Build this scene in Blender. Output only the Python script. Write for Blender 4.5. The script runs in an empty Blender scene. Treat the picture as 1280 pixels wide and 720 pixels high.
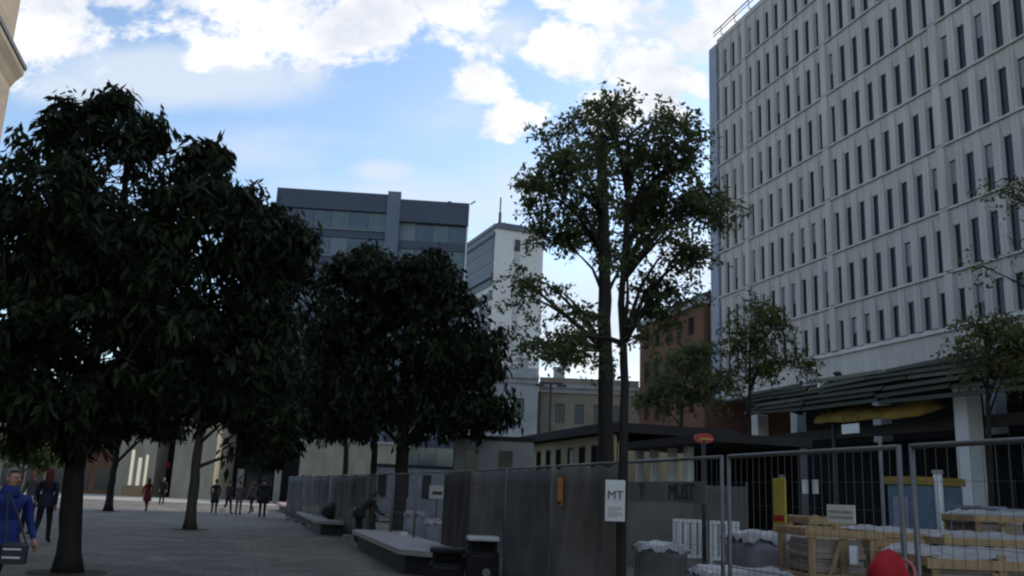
import bpy, math, random
import numpy as np
from mathutils import Vector, Matrix
R = math.radians
random.seed(7); rng = np.random.default_rng(7)
S = bpy.context.scene; COL = S.collection

# ------------------------------------------------------------------ camera geometry
F = 1130.0; PITCH = .2252; ROLL = .042; CZ = 1.55     # the camera is tilted up and slightly rolled
cp, sp = math.cos(PITCH), math.sin(PITCH); cr_, sr_ = math.cos(ROLL), math.sin(ROLL)
def HY(px): return 360 + F*math.tan(PITCH)/cr_ + (px-640)*math.tan(ROLL)     # horizon row in the photo
def ray(px, py):
    u0 = (px-640)/F; v0 = (360-py)/F; u = u0*cr_ - v0*sr_; v = u0*sr_ + v0*cr_
    return Vector((u, cp - v*sp, sp + v*cp))
def at(px, py, Y):                       # the point seen at a photo position, Y metres ahead
    d = ray(px, py); k = Y/d.y
    return Vector((d.x*k, Y, CZ + d.z*k))
def gnd(px, py, z=0.0):
    d = ray(px, py); k = (z-CZ)/d.z
    return Vector((d.x*k, d.y*k, z))
PHI = .2772                              # the square's long axis is turned 15.9 degrees
ca, sa = math.cos(PHI), math.sin(PHI)
def W(a, b, z=0.0): return Vector((a*ca - b*sa, a*sa + b*ca, z))
def onaxis(px, a):                       # where the line "a metres right of the axis" crosses a photo column
    d = ray(px, HY(px)); q = d.x/d.y
    Y = (a/ca)/(q + sa/ca)
    return Vector((q*Y, Y, 0))
def AB(p): return (p.x*ca + p.y*sa, -p.x*sa + p.y*ca)

# ------------------------------------------------------------------ materials
MATS = {}
def mat(name, col, rough=0.8, var=0.2, scale=3.0, bump=0.0, metal=0.0, spec=0.4, emit=None, estr=0.0, detail=6, trans=0.0, stretch=None):
    if name in MATS: return MATS[name]
    m = bpy.data.materials.new(name); m.use_nodes = True
    nt = m.node_tree; N = nt.nodes; L = nt.links
    b = N['Principled BSDF']
    b.inputs['Roughness'].default_value = rough; b.inputs['Metallic'].default_value = metal
    b.inputs['Specular IOR Level'].default_value = spec
    b.inputs['Base Color'].default_value = (*col, 1)
    if var > 0:
        tc = N.new('ShaderNodeTexCoord'); mp = N.new('ShaderNodeMapping')
        if stretch: mp.inputs['Scale'].default_value = stretch
        L.new(tc.outputs['Object'], mp.inputs['Vector'])
        n1 = N.new('ShaderNodeTexNoise'); n1.inputs['Scale'].default_value = scale; n1.inputs['Detail'].default_value = detail
        L.new(mp.outputs[0], n1.inputs['Vector'])
        rmp = N.new('ShaderNodeValToRGB')
        rmp.color_ramp.elements[0].position = 0.3; rmp.color_ramp.elements[1].position = 0.7
        rmp.color_ramp.elements[0].color = (*[c*(1-var) for c in col], 1)
        rmp.color_ramp.elements[1].color = (*[min(1, c*(1+var)) for c in col], 1)
        L.new(n1.outputs['Fac'], rmp.inputs['Fac']); L.new(rmp.outputs['Color'], b.inputs['Base Color'])
        if bump > 0:
            bp = N.new('ShaderNodeBump'); bp.inputs['Strength'].default_value = bump; bp.inputs['Distance'].default_value = 0.02
            L.new(n1.outputs['Fac'], bp.inputs['Height']); L.new(bp.outputs[0], b.inputs['Normal'])
    if emit:
        b.inputs['Emission Color'].default_value = (*emit, 1); b.inputs['Emission Strength'].default_value = estr
    if trans:
        tb = N.new('ShaderNodeBsdfTransparent'); ms = N.new('ShaderNodeMixShader'); ms.inputs[0].default_value = trans
        L.new(b.outputs[0], ms.inputs[1]); L.new(tb.outputs[0], ms.inputs[2]); L.new(ms.outputs[0], N['Material Output'].inputs['Surface'])
    MATS[name] = m
    return m

def brick_mat(name, c1, c2, mortar, scale, bw=0.5, rh=0.25, ms=0.02, rough=0.85, axis='xz', bump=0.3, offset=0.5):
    if name in MATS: return MATS[name]
    m = bpy.data.materials.new(name); m.use_nodes = True
    nt = m.node_tree; N = nt.nodes; L = nt.links; b = N['Principled BSDF']
    b.inputs['Roughness'].default_value = rough; b.inputs['Specular IOR Level'].default_value = 0.3
    tc = N.new('ShaderNodeTexCoord'); sx = N.new('ShaderNodeSeparateXYZ'); cx = N.new('ShaderNodeCombineXYZ')
    L.new(tc.outputs['Object'], sx.inputs[0])
    L.new(sx.outputs['X' if axis[0] == 'x' else 'Y'], cx.inputs['X'])
    L.new(sx.outputs['Z' if axis[1] == 'z' else 'Y'], cx.inputs['Y'])
    br = N.new('ShaderNodeTexBrick'); br.inputs['Scale'].default_value = scale
    br.inputs['Brick Width'].default_value = bw; br.inputs['Row Height'].default_value = rh; br.inputs['Mortar Size'].default_value = ms
    br.offset = offset
    br.inputs['Color1'].default_value = (*c1, 1); br.inputs['Color2'].default_value = (*c2, 1); br.inputs['Mortar'].default_value = (*mortar, 1)
    L.new(cx.outputs[0], br.inputs['Vector'])
    n1 = N.new('ShaderNodeTexNoise'); n1.inputs['Scale'].default_value = 0.35; n1.inputs['Detail'].default_value = 8
    L.new(tc.outputs['Object'], n1.inputs['Vector'])
    mr = N.new('ShaderNodeMapRange'); mr.inputs['From Min'].default_value = .3; mr.inputs['From Max'].default_value = .95
    mr.inputs['To Min'].default_value = .72; mr.inputs['To Max'].default_value = 1.2
    L.new(n1.outputs['Fac'], mr.inputs['Value'])
    mx = N.new('ShaderNodeMix'); mx.data_type = 'RGBA'; mx.blend_type = 'MULTIPLY'; mx.inputs[0].default_value = 1
    L.new(br.outputs['Color'], mx.inputs[6]); L.new(mr.outputs[0], mx.inputs[7]); L.new(mx.outputs[2], b.inputs['Base Color'])
    bp = N.new('ShaderNodeBump'); bp.inputs['Strength'].default_value = bump; bp.inputs['Distance'].default_value = 0.01
    L.new(br.outputs['Fac'], bp.inputs['Height']); bp.invert = True; L.new(bp.outputs[0], b.inputs['Normal'])
    MATS[name] = m
    return m

M_conc = mat('precast_concrete', (.425,.40,.365), .85, .13, 1.6, .15, stretch=(1,1,.14))
M_conc_d = mat('grey_concrete', (.30,.30,.295), .85, .18, .8, .2)
M_corner = mat('grey_cladding', (.24,.26,.31), .6, .1, 1)
M_glass = mat('window_glass', (.018,.02,.024), .12, 0, spec=.35)
M_glass_b = mat('blind_glass', (.20,.20,.19), .2, 0, spec=.4)
M_frame = mat('dark_frame', (.03,.03,.033), .5, 0)
M_rail = mat('roof_rail', (.05,.05,.055), .5, 0, metal=.3)
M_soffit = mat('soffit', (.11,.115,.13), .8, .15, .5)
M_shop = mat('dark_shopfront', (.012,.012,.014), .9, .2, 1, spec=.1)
M_white = mat('white_render', (.62,.62,.60), .8, .08, .8)
M_timber = mat('weathered_timber', (.04,.041,.028), .85, .3, 2.5, .3, stretch=(1,6,6))
M_timber_l = mat('pale_timber', (.085,.085,.06), .85, .25, 3, .2)
M_yellow = mat('yellow_canvas', (.27,.18,.035), .8, .25, 1.2)
M_red = mat('red_enamel', (.36,.02,.018), .4, .1, 3)
M_brick = brick_mat('red_brick', (.17,.058,.026), (.13,.045,.022), (.13,.095,.07), 1.0, .24, .08, .012, axis='yz')
M_brick_x = brick_mat('red_brick_front', (.17,.058,.026), (.13,.045,.022), (.13,.095,.07), 1.0, .24, .08, .012, axis='xz')
M_stone = brick_mat('sandstone', (.36,.31,.24), (.32,.275,.21), (.22,.19,.15), 1.0, .9, .4, .012, axis='yz')
M_stone_x = brick_mat('sandstone_front', (.30,.26,.20), (.26,.225,.175), (.2,.17,.13), 1.0, .9, .4, .012, axis='xz')
M_grey_x = brick_mat('pale_ashlar', (.40,.42,.43), (.37,.39,.40), (.3,.3,.3), 1.0, .9, .4, .01, axis='xz')
M_pave = brick_mat('paving_slabs', (.225,.197,.158), (.195,.172,.14), (.10,.09,.077), 1.0, .9, .45, .012, axis='xy', rough=.75, bump=.25)
def wear(m):
    nt = m.node_tree; N = nt.nodes; L = nt.links; b = N['Principled BSDF']; src = b.inputs['Base Color'].links[0].from_socket
    tc = N.new('ShaderNodeTexCoord')
    def nz(sc, det, lo, hi, a, z):
        n = N.new('ShaderNodeTexNoise'); n.inputs['Scale'].default_value = sc; n.inputs['Detail'].default_value = det; n.inputs['Roughness'].default_value = .65; L.new(tc.outputs['Object'], n.inputs['Vector'])
        r = N.new('ShaderNodeMapRange'); r.inputs['From Min'].default_value = lo; r.inputs['From Max'].default_value = hi; r.inputs['To Min'].default_value = a; r.inputs['To Max'].default_value = z; L.new(n.outputs['Fac'], r.inputs['Value']); return r.outputs[0]
    vo = N.new('ShaderNodeTexVoronoi'); vo.inputs['Scale'].default_value = 1.7; L.new(tc.outputs['Object'], vo.inputs['Vector'])
    gum = N.new('ShaderNodeMapRange'); gum.inputs['From Min'].default_value = .035; gum.inputs['From Max'].default_value = .06; gum.inputs['To Min'].default_value = .45; gum.inputs['To Max'].default_value = 1; L.new(vo.outputs['Distance'], gum.inputs['Value'])
    for f in (nz(.9,9,.38,.62,.7,1.18), nz(5,8,.35,.65,.85,1.12), nz(.12,4,.35,.65,.85,1.1), gum.outputs[0]):
        x = N.new('ShaderNodeMix'); x.data_type = 'RGBA'; x.blend_type = 'MULTIPLY'; x.inputs[0].default_value = 1; L.new(src, x.inputs[6]); L.new(f, x.inputs[7]); src = x.outputs[2]
    L.new(src, b.inputs['Base Color'])
wear(M_pave)
M_pave_l = brick_mat('pale_paving', (.42,.40,.36), (.38,.36,.33), (.27,.26,.23), 1.0, .6, .6, .012, axis='xy', rough=.8, bump=.2)
M_dirt = mat('yard_hardcore', (.15,.14,.125), .95, .35, 4, .6)
M_soil = mat('tree_pit_soil', (.075,.066,.055), .95, .3, 8, .5)
M_bark = mat('dark_bark', (.022,.019,.016), .9, .35, 9, .8, stretch=(1,1,.25))
M_bark_g = mat('grey_bark', (.075,.068,.055), .9, .3, 9, .7, stretch=(1,1,.25))
M_granite = mat('bench_granite', (.36,.345,.33), .6, .15, 30)
M_granite_r = mat('pink_granite', (.40,.29,.27), .6, .15, 30)
M_bench_b = mat('bench_base', (.035,.035,.04), .7, .2, 3)
M_bin = mat('bin_paint', (.007,.007,.008), .75, .1, 4)
M_bin_lid = mat('bin_steel', (.38,.38,.40), .35, .1, 8, metal=.6)
M_galv = mat('galvanised_steel', (.17,.175,.175), .45, .12, 12, metal=.55)
M_wire = mat('fence_wire', (.13,.135,.135), .5, 0, metal=.4)
M_sheet_b = mat('dark_blue_sheeting', (.10,.102,.112), .75, .35, .9, .2, trans=.25)
M_sheet_g = mat('brown_grey_sheeting', (.15,.145,.138), .8, .35, .9, .2, trans=.3)
M_sheet_l = mat('pale_grey_sheeting', (.16,.162,.165), .8, .3, 1.2, .2, trans=.3)
M_sheet_br = mat('brown_sheeting', (.04,.034,.034), .8, .2, 1.2, .2)
M_foot = mat('fence_foot_concrete', (.33,.32,.30), .9, .2, 6, .3)
M_sign_w = mat('white_sign', (.70,.70,.68), .5, .05, 6)
M_ink = mat('sign_ink', (.025,.025,.03), .6, 0)
M_ink_g = mat('grey_sign_print', (.36,.36,.36), .6, .5, 60)
M_tag_y = mat('yellow_board', (.40,.32,.05), .5, .1, 5)
M_tag_o = mat('orange_board', (.62,.26,.06), .5, .1, 5)
M_wood = mat('crate_pine', (.37,.25,.13), .8, .25, 4, .3, stretch=(6,1,1))
M_wood_d = mat('crate_pine_dark', (.26,.17,.09), .8, .25, 4, .3, stretch=(6,1,1))
M_plastic = mat('wrapping_film', (.27,.265,.255), .4, .2, 5, .8)
M_wrap = mat('grey_shrink_wrap', (.22,.22,.25), .35, .2, 3, .8)
M_wrap_b = mat('bluegrey_wrap', (.26,.29,.32), .4, .2, 3, .8)
M_slab = mat('stacked_stone', (.32,.255,.22), .85, .25, 3, .4, stretch=(1,1,6))
M_barrier = mat('barrier_white', (.62,.64,.62), .55, .1, 5)
M_banner = mat('banner_vinyl', (.15,.155,.175), .6, .15, 1.5, .1)
M_blue = mat('blue_door', (.10,.15,.21), .6, .15, 2)
M_lamp = mat('lamp_paint', (.03,.03,.034), .5, .1, 4)
M_lampw = mat('lamp_globe', (.6,.6,.58), .3, 0)
M_lit = mat('lit_window', (.8,.7,.5), .5, 0, emit=(1,.85,.62), estr=.28)
M_cream = mat('cream_render', (.50,.42,.24), .8, .12, 1.2)
M_kroof = mat('kiosk_roofing', (.028,.026,.024), .8, .2, 2)
M_tower = mat('tower_panel', (.50,.50,.49), .7, .06, .15)
M_tower_d = mat('tower_dark', (.075,.088,.11), .5, .1, .3)
M_tower_v = mat('tower_strip', (.33,.36,.35), .6, .1, .3)
M_go_d = mat('office_dark_fascia', (.038,.052,.08), .5, .12, .3)
M_go_l = mat('office_pale_panel', (.13,.16,.185), .6, .12, .3)
M_go_p = mat('office_pier', (.10,.125,.165), .6, .1, .3)
M_go_g = mat('office_glass', (.04,.06,.08), .1, .2, .5, spec=.6)
M_go_gg = mat('office_green_glass', (.06,.095,.09), .12, .2, .5, spec=.6)

# ------------------------------------------------------------------ mesh builder
class MB:
    def __init__(s): s.v = []; s.f = []; s.m = []
    def add(s, vs, fs, mi=0):
        o = len(s.v); s.v += [tuple(p) for p in vs]; s.f += [[i+o for i in f] for f in fs]; s.m += [mi]*len(fs)
    def box(s, x0, x1, y0, y1, z0, z1, mi=0):
        s.add([(x0,y0,z0),(x1,y0,z0),(x1,y1,z0),(x0,y1,z0),(x0,y0,z1),(x1,y0,z1),(x1,y1,z1),(x0,y1,z1)],
              [[3,2,1,0],[4,5,6,7],[0,1,5,4],[1,2,6,5],[2,3,7,6],[3,0,4,7]], mi)
    def bbox(s, x0, x1, y0, y1, z0, z1, c=.02, mi=0):          # box with chamfered vertical and top edges
        def ring(d, z): return [(x0+d,y0,z),(x1-d,y0,z),(x1,y0+d,z),(x1,y1-d,z),(x1-d,y1,z),(x0+d,y1,z),(x0,y1-d,z),(x0,y0+d,z)]
        def inner(z): return [(x0+2*c,y0+c,z),(x1-2*c,y0+c,z),(x1-c,y0+2*c,z),(x1-c,y1-2*c,z),(x1-2*c,y1-c,z),(x0+2*c,y1-c,z),(x0+c,y1-2*c,z),(x0+c,y0+2*c,z)]
        vs = ring(c, z0) + ring(c, z1-c) + inner(z1)
        fs = [list(range(7,-1,-1)), list(range(16,24))]
        for k in (0, 8):
            for i in range(8): j = (i+1) % 8; fs.append([k+i, k+j, k+8+j, k+8+i])
        s.add(vs, fs, mi)
    def prism(s, poly, z0, z1, mi=0):
        n = len(poly)
        s.add([(x,y,z0) for x,y in poly]+[(x,y,z1) for x,y in poly],
              [list(range(n-1,-1,-1)), list(range(n,2*n))]+[[i,(i+1)%n,n+(i+1)%n,n+i] for i in range(n)], mi)
    def prof(s, poly, y0, y1, mi=0):                           # profile in x,z pulled along y
        n = len(poly)
        s.add([(x,y0,z) for x,z in poly]+[(x,y1,z) for x,z in poly],
              [list(range(n)), list(range(2*n-1,n-1,-1))]+[[(i+1)%n,i,n+i,n+(i+1)%n] for i in range(n)], mi)
    def tube(s, pts, rad, n=8, mi=0, caps=True):
        pts = [Vector(p) for p in pts]
        if not hasattr(rad, '__len__'): rad = [rad]*len(pts)
        rings = []
        up = Vector((0.13,0.21,1)) if abs((pts[-1]-pts[0]).normalized().z) < .9 else Vector((1,0.1,0))
        vs = []
        for i, p in enumerate(pts):
            d = (pts[min(i+1,len(pts)-1)] - pts[max(i-1,0)])
            if d.length < 1e-9: d = Vector((0,0,1))
            d.normalize(); x = d.cross(up)
            x.normalize(); y = d.cross(x)
            for k in range(n):
                a = 2*math.pi*k/n; vs.append(p + (x*math.cos(a)+y*math.sin(a))*rad[i])
        fs = []
        for i in range(len(pts)-1):
            for k in range(n):
                fs.append([i*n+k, i*n+(k+1)%n, (i+1)*n+(k+1)%n, (i+1)*n+k])
        if caps: fs += [list(range(n-1,-1,-1)), [(len(pts)-1)*n+k for k in range(n)]]
        s.add(vs, fs, mi)
    def ball(s, c, r, n=10, mi=0, noise=0, seed=0):
        rr = random.Random(seed); rx, ry, rz = r if hasattr(r,'__len__') else (r,r,r)
        vs = [(c[0],c[1],c[2]-rz)]; h = max(4, n//2+1)
        for i in range(1,h):
            t = math.pi*i/h
            for k in range(n):
                a = 2*math.pi*k/n; q = 1+noise*(rr.random()-.5)
                vs.append((c[0]+rx*q*math.sin(t)*math.cos(a), c[1]+ry*q*math.sin(t)*math.sin(a), c[2]-rz*q*math.cos(t)))
        vs.append((c[0],c[1],c[2]+rz)); fs = []
        for k in range(n): fs.append([0,1+(k+1)%n,1+k])
        for i in range(h-2):
            for k in range(n): fs.append([1+i*n+k,1+i*n+(k+1)%n,1+(i+1)*n+(k+1)%n,1+(i+1)*n+k])
        e = len(vs)-1
        for k in range(n): fs.append([e,1+(h-2)*n+k,1+(h-2)*n+(k+1)%n])
        s.add(vs, fs, mi)
    def build(s, name, mats, parent=None, loc=None, rot=0.0, smooth=False):
        me = bpy.data.meshes.new(name); me.from_pydata(s.v, [], s.f)
        for m in (mats if isinstance(mats,(list,tuple)) else [mats]): me.materials.append(m)
        me.polygons.foreach_set('material_index', s.m)
        if smooth: me.polygons.foreach_set('use_smooth', [True]*len(s.f))
        me.update()
        o = bpy.data.objects.new(name, me); COL.objects.link(o)
        if parent: o.parent = parent
        if loc is not None: o.location = loc
        if rot: o.rotation_euler = (0,0,rot)
        return o

def tag(o, label=None, cat=None, group=None, kind=None):
    if label: o['label'] = label
    if cat: o['category'] = cat
    if group: o['group'] = group
    if kind: o['kind'] = kind
    return o
def empty(name, loc, rot=0.0, label=None, cat=None, group=None):
    o = bpy.data.objects.new(name, None); COL.objects.link(o); o.location = loc; o.rotation_euler = (0,0,rot)
    o.empty_display_size = .2
    return tag(o, label, cat, group)
def copy_tree(o, parent=None):
    c = o.copy(); COL.objects.link(c)
    if parent: c.parent = parent
    for ch in list(o.children): copy_tree(ch, c)
    return c
def lettering(txt, size, m, parent, loc, rot, name='lettering', ext=.002, align='CENTER', bold=0.0):
    cu = bpy.data.curves.new(name, 'FONT'); cu.body = txt; cu.size = size; cu.extrude = ext; cu.align_x = align; cu.align_y = 'CENTER'
    cu.offset = bold
    t = bpy.data.objects.new('tmp', cu); COL.objects.link(t)
    bpy.context.view_layer.update()
    me = bpy.data.meshes.new_from_object(t.evaluated_get(bpy.context.evaluated_depsgraph_get()))
    bpy.data.objects.remove(t)
    me.materials.clear(); me.materials.append(m)
    o = bpy.data.objects.new(name, me); COL.objects.link(o); o.parent = parent; o.location = loc; o.rotation_euler = rot
    return o

# ------------------------------------------------------------------ ground
g = MB(); g.add([(-900,-300,0),(900,-300,0),(900,1500,0),(-900,1500,0)], [[0,1,2,3]])
o = g.build('ground', M_pave, rot=PHI); tag(o, 'grey slab paving of the square', None, None, 'structure')
g = MB(); g.add([(-70,74,.006),(3,74,.006),(3,150,.006),(-70,150,.006)], [[0,1,2,3]])
o = g.build('pavement', M_pave_l, rot=PHI); tag(o, 'pale pavement at the far edge of the square', None, None, 'structure')
g = MB(); g.add([(4.7,-4,.006),(22,-4,.006),(22,40,.006),(4.7,40,.006)], [[0,1,2,3]])
o = g.build('yard_surface', M_dirt, rot=PHI); tag(o, 'rough hardcore surface of the works yard', None, None, 'structure')

# ------------------------------------------------------------------ white office block on the right
A0 = 36.4; B0, B1 = -20.0, 65.4; PIT = 1.306
off = empty('office_block', W(A0, 0), PHI, 'long white precast concrete office block with rows of narrow slit windows', 'building')
LED = [14.58,18.2,21.95,25.77,29.62,33.57,37.5]; ZR = 41.1; ZW = 11.6; ZF = 9.7
w = MB()
w.box(.42, 22, B0, B1-.2, ZF+.02, ZR-.3)                                  # body behind the facade
w.box(.05, .42, B0, B1-.2, ZF, ZW-.32)                                   # plain fascia band under the windows
w.prof([(-.10,ZW-.32),(.42,ZW-.32),(.42,ZW),(.1,ZW)], B0, B1-.2)
tops = LED + [ZR-.05]; bots = [ZW] + LED
for k, (zb, zt) in enumerate(zip(bots, tops)):
    w.prof([(.16,zt-1.05),(.42,zt-1.05),(.42,zt-.14),(.02,zt-.14)], B0, B1-.2)   # spandrel leaning outwards
    if k < 7: w.prof([(-.13,zt-.14),(.42,zt-.14),(.42,zt+.05),(.02,zt+.05),(-.13,zt-.02)], B0, B1-.2)
w.box(-.06, .42, B0, B1-.2, ZR-.19, ZR+.25)
ncol = int((B1-1.2-B0)/PIT); cols = []
for i in range(ncol+1):
    y = B1 - .73 - i*PIT
    major = (i-3) % 8 == 0
    h = .46 if major else .40
    x = -.10 if major else .0
    for zb, zt in zip(bots, tops):
        z0 = zb+.05 if zb != ZW else zb; z1 = zt-.14
        w.prism([(x, y-h*.65), (x, y+h*.65), (.42, y+h), (.42, y-h)][::-1], z0, z1)
        if not major: w.prism([(-.025, y-.05), (-.025, y+.05), (.0, y+.06), (.0, y-.06)][::-1], z0, z1)
    if i < ncol: cols.append(y - PIT/2)
w.build('wall', M_conc, off)
c = MB(); c.box(-.12, 12, B1-.19, B1+1.1, ZF, ZR-.1); c.build('end_stair_panel', M_corner, off)
rl = MB()
rl.box(-.3,-.24, B0, B1, ZR+.95, ZR+1.03); rl.box(-.3,-.24, B0, B1, ZR+.62, ZR+.66)
y = B0
while y < B1: rl.box(-.295,-.255, y, y+.05, ZR+.2, ZR+.95); rl.box(-.3,-.05,y,y+.05,ZR+.2,ZR+.25); y += 2.27
rl.build('roof_railing', M_rail, off)
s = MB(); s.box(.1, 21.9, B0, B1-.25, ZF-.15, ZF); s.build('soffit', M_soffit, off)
g = MB(); g.box(6, 21, B0+1, B1-1, 0, ZF-.15); g.build('shopfront', M_shop, off)
wins = []
for ci, y in enumerate(cols):
    for k, (zb, zt) in enumerate(zip(bots, tops)):
        wins.append((y, zb+.06, zt-1.07, k, ci))
def winmesh(mb, pn, y, z0, z1, blind):
    x = .28
    mb.box(x-.05, x, y-.312, y+.312, z0, z0+.06, 0); mb.box(x-.05, x, y-.312, y+.312, z1-.05, z1, 0)
    mb.box(x-.05, x, y-.312, y-.27, z0+.06, z1-.05, 0); mb.box(x-.05, x, y+.27, y+.312, z0+.06, z1-.05, 0)
    pn.box(x-.02, x+.01, y-.27, y+.27, z0+.06, z1-.05, 1)
    if blind: pn.box(x-.03, x-.02, y-.27, y+.27, z1-.05-blind*(z1-z0-.11), z1-.055, 2)
def inview(y, z):
    p = W(A0+.4, y, z); d = p - Vector((0,0,CZ))
    fz = d.y*cp + d.z*sp; up = -d.y*sp + d.z*cp
    return fz > 1 and -640 < d.x/fz*F < 640 and -360 < up/fz*F < 360, fz
vis = sorted([q for q in wins if inview(q[0], (q[1]+q[2])/2)[0]], key=lambda q: inview(q[0], q[1])[1])
own = set(vis[:100]); rest = MB(); rb = random.Random(3)
for q in wins:
    bl = rb.random(); bl = bl*.6 if bl > .80 else 0
    if q in own:
        mb = MB(); pn = MB(); winmesh(mb, pn, *q[:3], bl); wo = mb.build('window', M_frame, off); pn.build('pane', [M_frame, M_glass, M_glass_b], wo)
    else: winmesh(rest, rest, *q[:3], bl)
tag(rest.build('windows', [M_frame, M_glass, M_glass_b], off), kind='stuff')
# columns carrying the overhang, shop windows
for y in (-6, 3, 12, 21, 30, 39, 48, 57):
    c = MB(); c.bbox(1.2, 2.0, y-.4, y+.4, 0, ZF-.152, .04); c.build('column', M_conc_d, off)
for i, y in enumerate(np.arange(10, 56, 3.6)):
    mb = MB(); mb.box(5.93, 5.999, y, y+3.0, .4, 3.6, 0); mb.box(5.90, 5.93, y+.1, y+2.9, .5, 3.5, 1)
    mb.build('shop_window', [M_frame, M_glass], off)

# ------------------------------------------------------------------ timber canopy in front of the office
CA = 28.0
cb0, cb1 = 17.0, 46.6; UP = 1.35
can = empty('timber_canopy', W(CA, 0, UP), PHI, 'dark slatted timber canopy on white pillars in front of the white office block', 'canopy')
c = MB(); c.prof([(0,6.25),(7.6,6.9),(7.6,7.02),(0,6.4)], cb0, cb1); c.build('roof', M_timber, can)
rf = random.Random(12)
for row in range(6):
    y = cb0 + rf.uniform(0,1.5)
    while y < cb1-.3:
        q = min(rf.uniform(3.0,6.5), cb1-y)
        def zl(yy): return 6.62 - row*.235*(1+.55*(46.6-yy)/29.6)
        d = rf.uniform(-.04,.04); g0, g1 = rf.uniform(-.07,.07), rf.uniform(-.10,.07); xo = -.12-.05*row+rf.uniform(-.05,.02)
        c = MB(); c.add([(xo,y,zl(y)+g0),(xo-.16,y,zl(y)+g0-.20),(xo-.13,y,zl(y)+g0-.22),(xo+.03,y,zl(y)+g0-.01),(xo,y+q,zl(y+q)+g1),(xo-.16,y+q,zl(y+q)+g1-.20),(xo-.13,y+q,zl(y+q)+g1-.22),(xo+.03,y+q,zl(y+q)+g1-.01)],
              [[0,1,2,3],[7,6,5,4],[0,4,5,1],[1,5,6,2],[2,6,7,3],[3,7,4,0]])
        c.build('slat', M_timber_l if rf.random() < .22 else M_timber, can); y += q + rf.uniform(.02,.25)
c = MB(); c.box(.0,.14,cb0,cb1,6.0,6.2); c.build('edge_beam', M_timber, can)
k = 0; y = cb0+.4
while y < cb1-.2:
    f = MB(); L = 2.6 + .5*math.sin(k*1.7)
    f.prof([(.15,6.22),(.15,6.0),(L,5.45),(L,5.65),(.3,6.22)], y, y+.22)
    f.build('fin', M_timber_l if k % 3 == 1 else M_timber, can); y += 1.05 + .25*math.sin(k*1.3); k += 1
def pillar(px, wd, z1):
    p = onaxis(px, 29.0); a, b = AB(p)
    c = MB(); c.bbox(a-CA-wd/2, a-CA+wd/2, b-wd/2, b+wd/2, -UP, z1, .03); c.build('pillar', M_white, can)
pillar(952, .72, 5.4); pillar(1219, .78, 5.45)
c = MB(); c.box(1.4, 1.7, cb0, cb1, 3.75, 4.25); c.build('beam', M_kroof, can)
c = MB()
for a in (4.2,):
    for b in np.arange(cb0+1, cb1, 2.9): c.box(a, a+.08, b, b+2.5, -UP, 3.74)
c.build('back_screen', M_shop, can)
for px, h in ((995,3.2),(1008,3.2),(1021,3.2)):
    p = onaxis(px, 32.0); a, b = AB(p); c = MB(); c.box(a-CA-.05, a-CA, b-.28, b+.28, 1.85-UP+.5, 2.65-UP+.5); c.build('notice', M_sign_w, can)  # white panels painted to stand in for bright windows and lights under the canopy
# yellow awning
pa, pb = onaxis(1186, 28.7), onaxis(1024, 28.7)
b0, b1 = AB(pa)[1], AB(pb)[1]
aw = MB(); n = 26; vs = []
za, zb_ = at(1186,510,pa.y), at(1024,522,pb.y)
for i in range(n+1):
    t = i/n; b = b0 + (b1-b0)*t; zc = za.z + (zb_.z-za.z)*t
    taper = min(1, (t/.12)**.7 if t > 0 else .02, ((1-t)/.05)**.7 if t < 1 else .02) + .02
    fold = .06*math.sin(t*23)+.04*math.sin(t*51+1)
    zt = zc + .42*taper + .08*math.sin(t*11)*taper; zb = zc - .36*taper + .03*math.sin(t*17)
    vs += [(-.45*taper+fold,b,zb),(-.30*taper+fold,b,(zb+zt)/2),(.25,b,zt),(.29,b,zt-.03),(-.24*taper+fold,b,(zb+zt)/2-.03),(-.40*taper+fold,b,zb-.01)]
fs = []
for i in range(n):
    for k in range(6): fs.append([i*6+k, i*6+(k+1)%6, (i+1)*6+(k+1)%6, (i+1)*6+k])
fs += [list(range(5,-1,-1)), [n*6+k for k in range(6)]]
aw.add(vs, fs)
o = aw.build('awning', M_yellow, None, W(28.7,0), PHI, True); tag(o, 'yellow canvas awning hanging under the dark timber canopy', 'awning')
p = at(1063, 536, 38.5)
sgn = empty('sign', p, PHI, 'small white sign board under the yellow awning', 'sign')
c = MB(); c.box(-.03,.03,-.55,.55,-.2,.2); c.build('board', M_sign_w, sgn); c = MB(); c.box(-.05,-.0305,-.57,.57,-.22,-.2); c.box(-.02,.02,-.5,-.46,.2,.62); c.box(-.02,.02,.46,.5,.2,.62); c.build('hanger', M_frame, sgn)
# blue kiosk door panel and grey cabinets near the canopy
p = onaxis(1127, 24.0)
kd = empty('blue_kiosk', p, PHI, 'blue grey kiosk with a yellow top strip beneath the canopy', 'kiosk')
c = MB(); c.bbox(0,2.2,-.75,.75,0,2.55,.04); c.build('cabin', M_blue, kd)
c = MB(); c.box(-.08,2.3,-.8,.8,2.56,2.85); c.build('top_strip', M_yellow, kd)
c = MB(); c.box(-.03,-.002,-.4,.4,.1,2.1); c.build('door', M_corner, kd)
for i,(px,h,wd,lab) in enumerate(((1207,2.05,1.0,'grey utility cabinet left of its twin beside the white pillar'),(1232,2.0,.8,'grey utility cabinet right of its twin beside the white pillar'))):
    p = onaxis(px, 17.0); e = empty('utility_cabinet', p, PHI, lab, 'cabinet', 'utility cabinets by the pillar')
    c = MB(); c.bbox(0,.7,-wd/2,wd/2,0.1,h*.82,.03); c.build('body', M_conc_d, e)
    c = MB(); c.box(-.03,.73,-wd/2-.03,wd/2+.03,h*.82,h*.86); c.build('lid', M_corner, e)
    c = MB(); c.box(.02,.68,-wd/2+.02,wd/2-.02,0,.1); c.build('plinth', M_foot, e)
    c = MB(); c.box(-.02,-.002,-wd/2+.06,wd/2-.06,.2,h*.76); c.build('door', M_corner, e)
p = onaxis(1175, 25.0)
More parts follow.
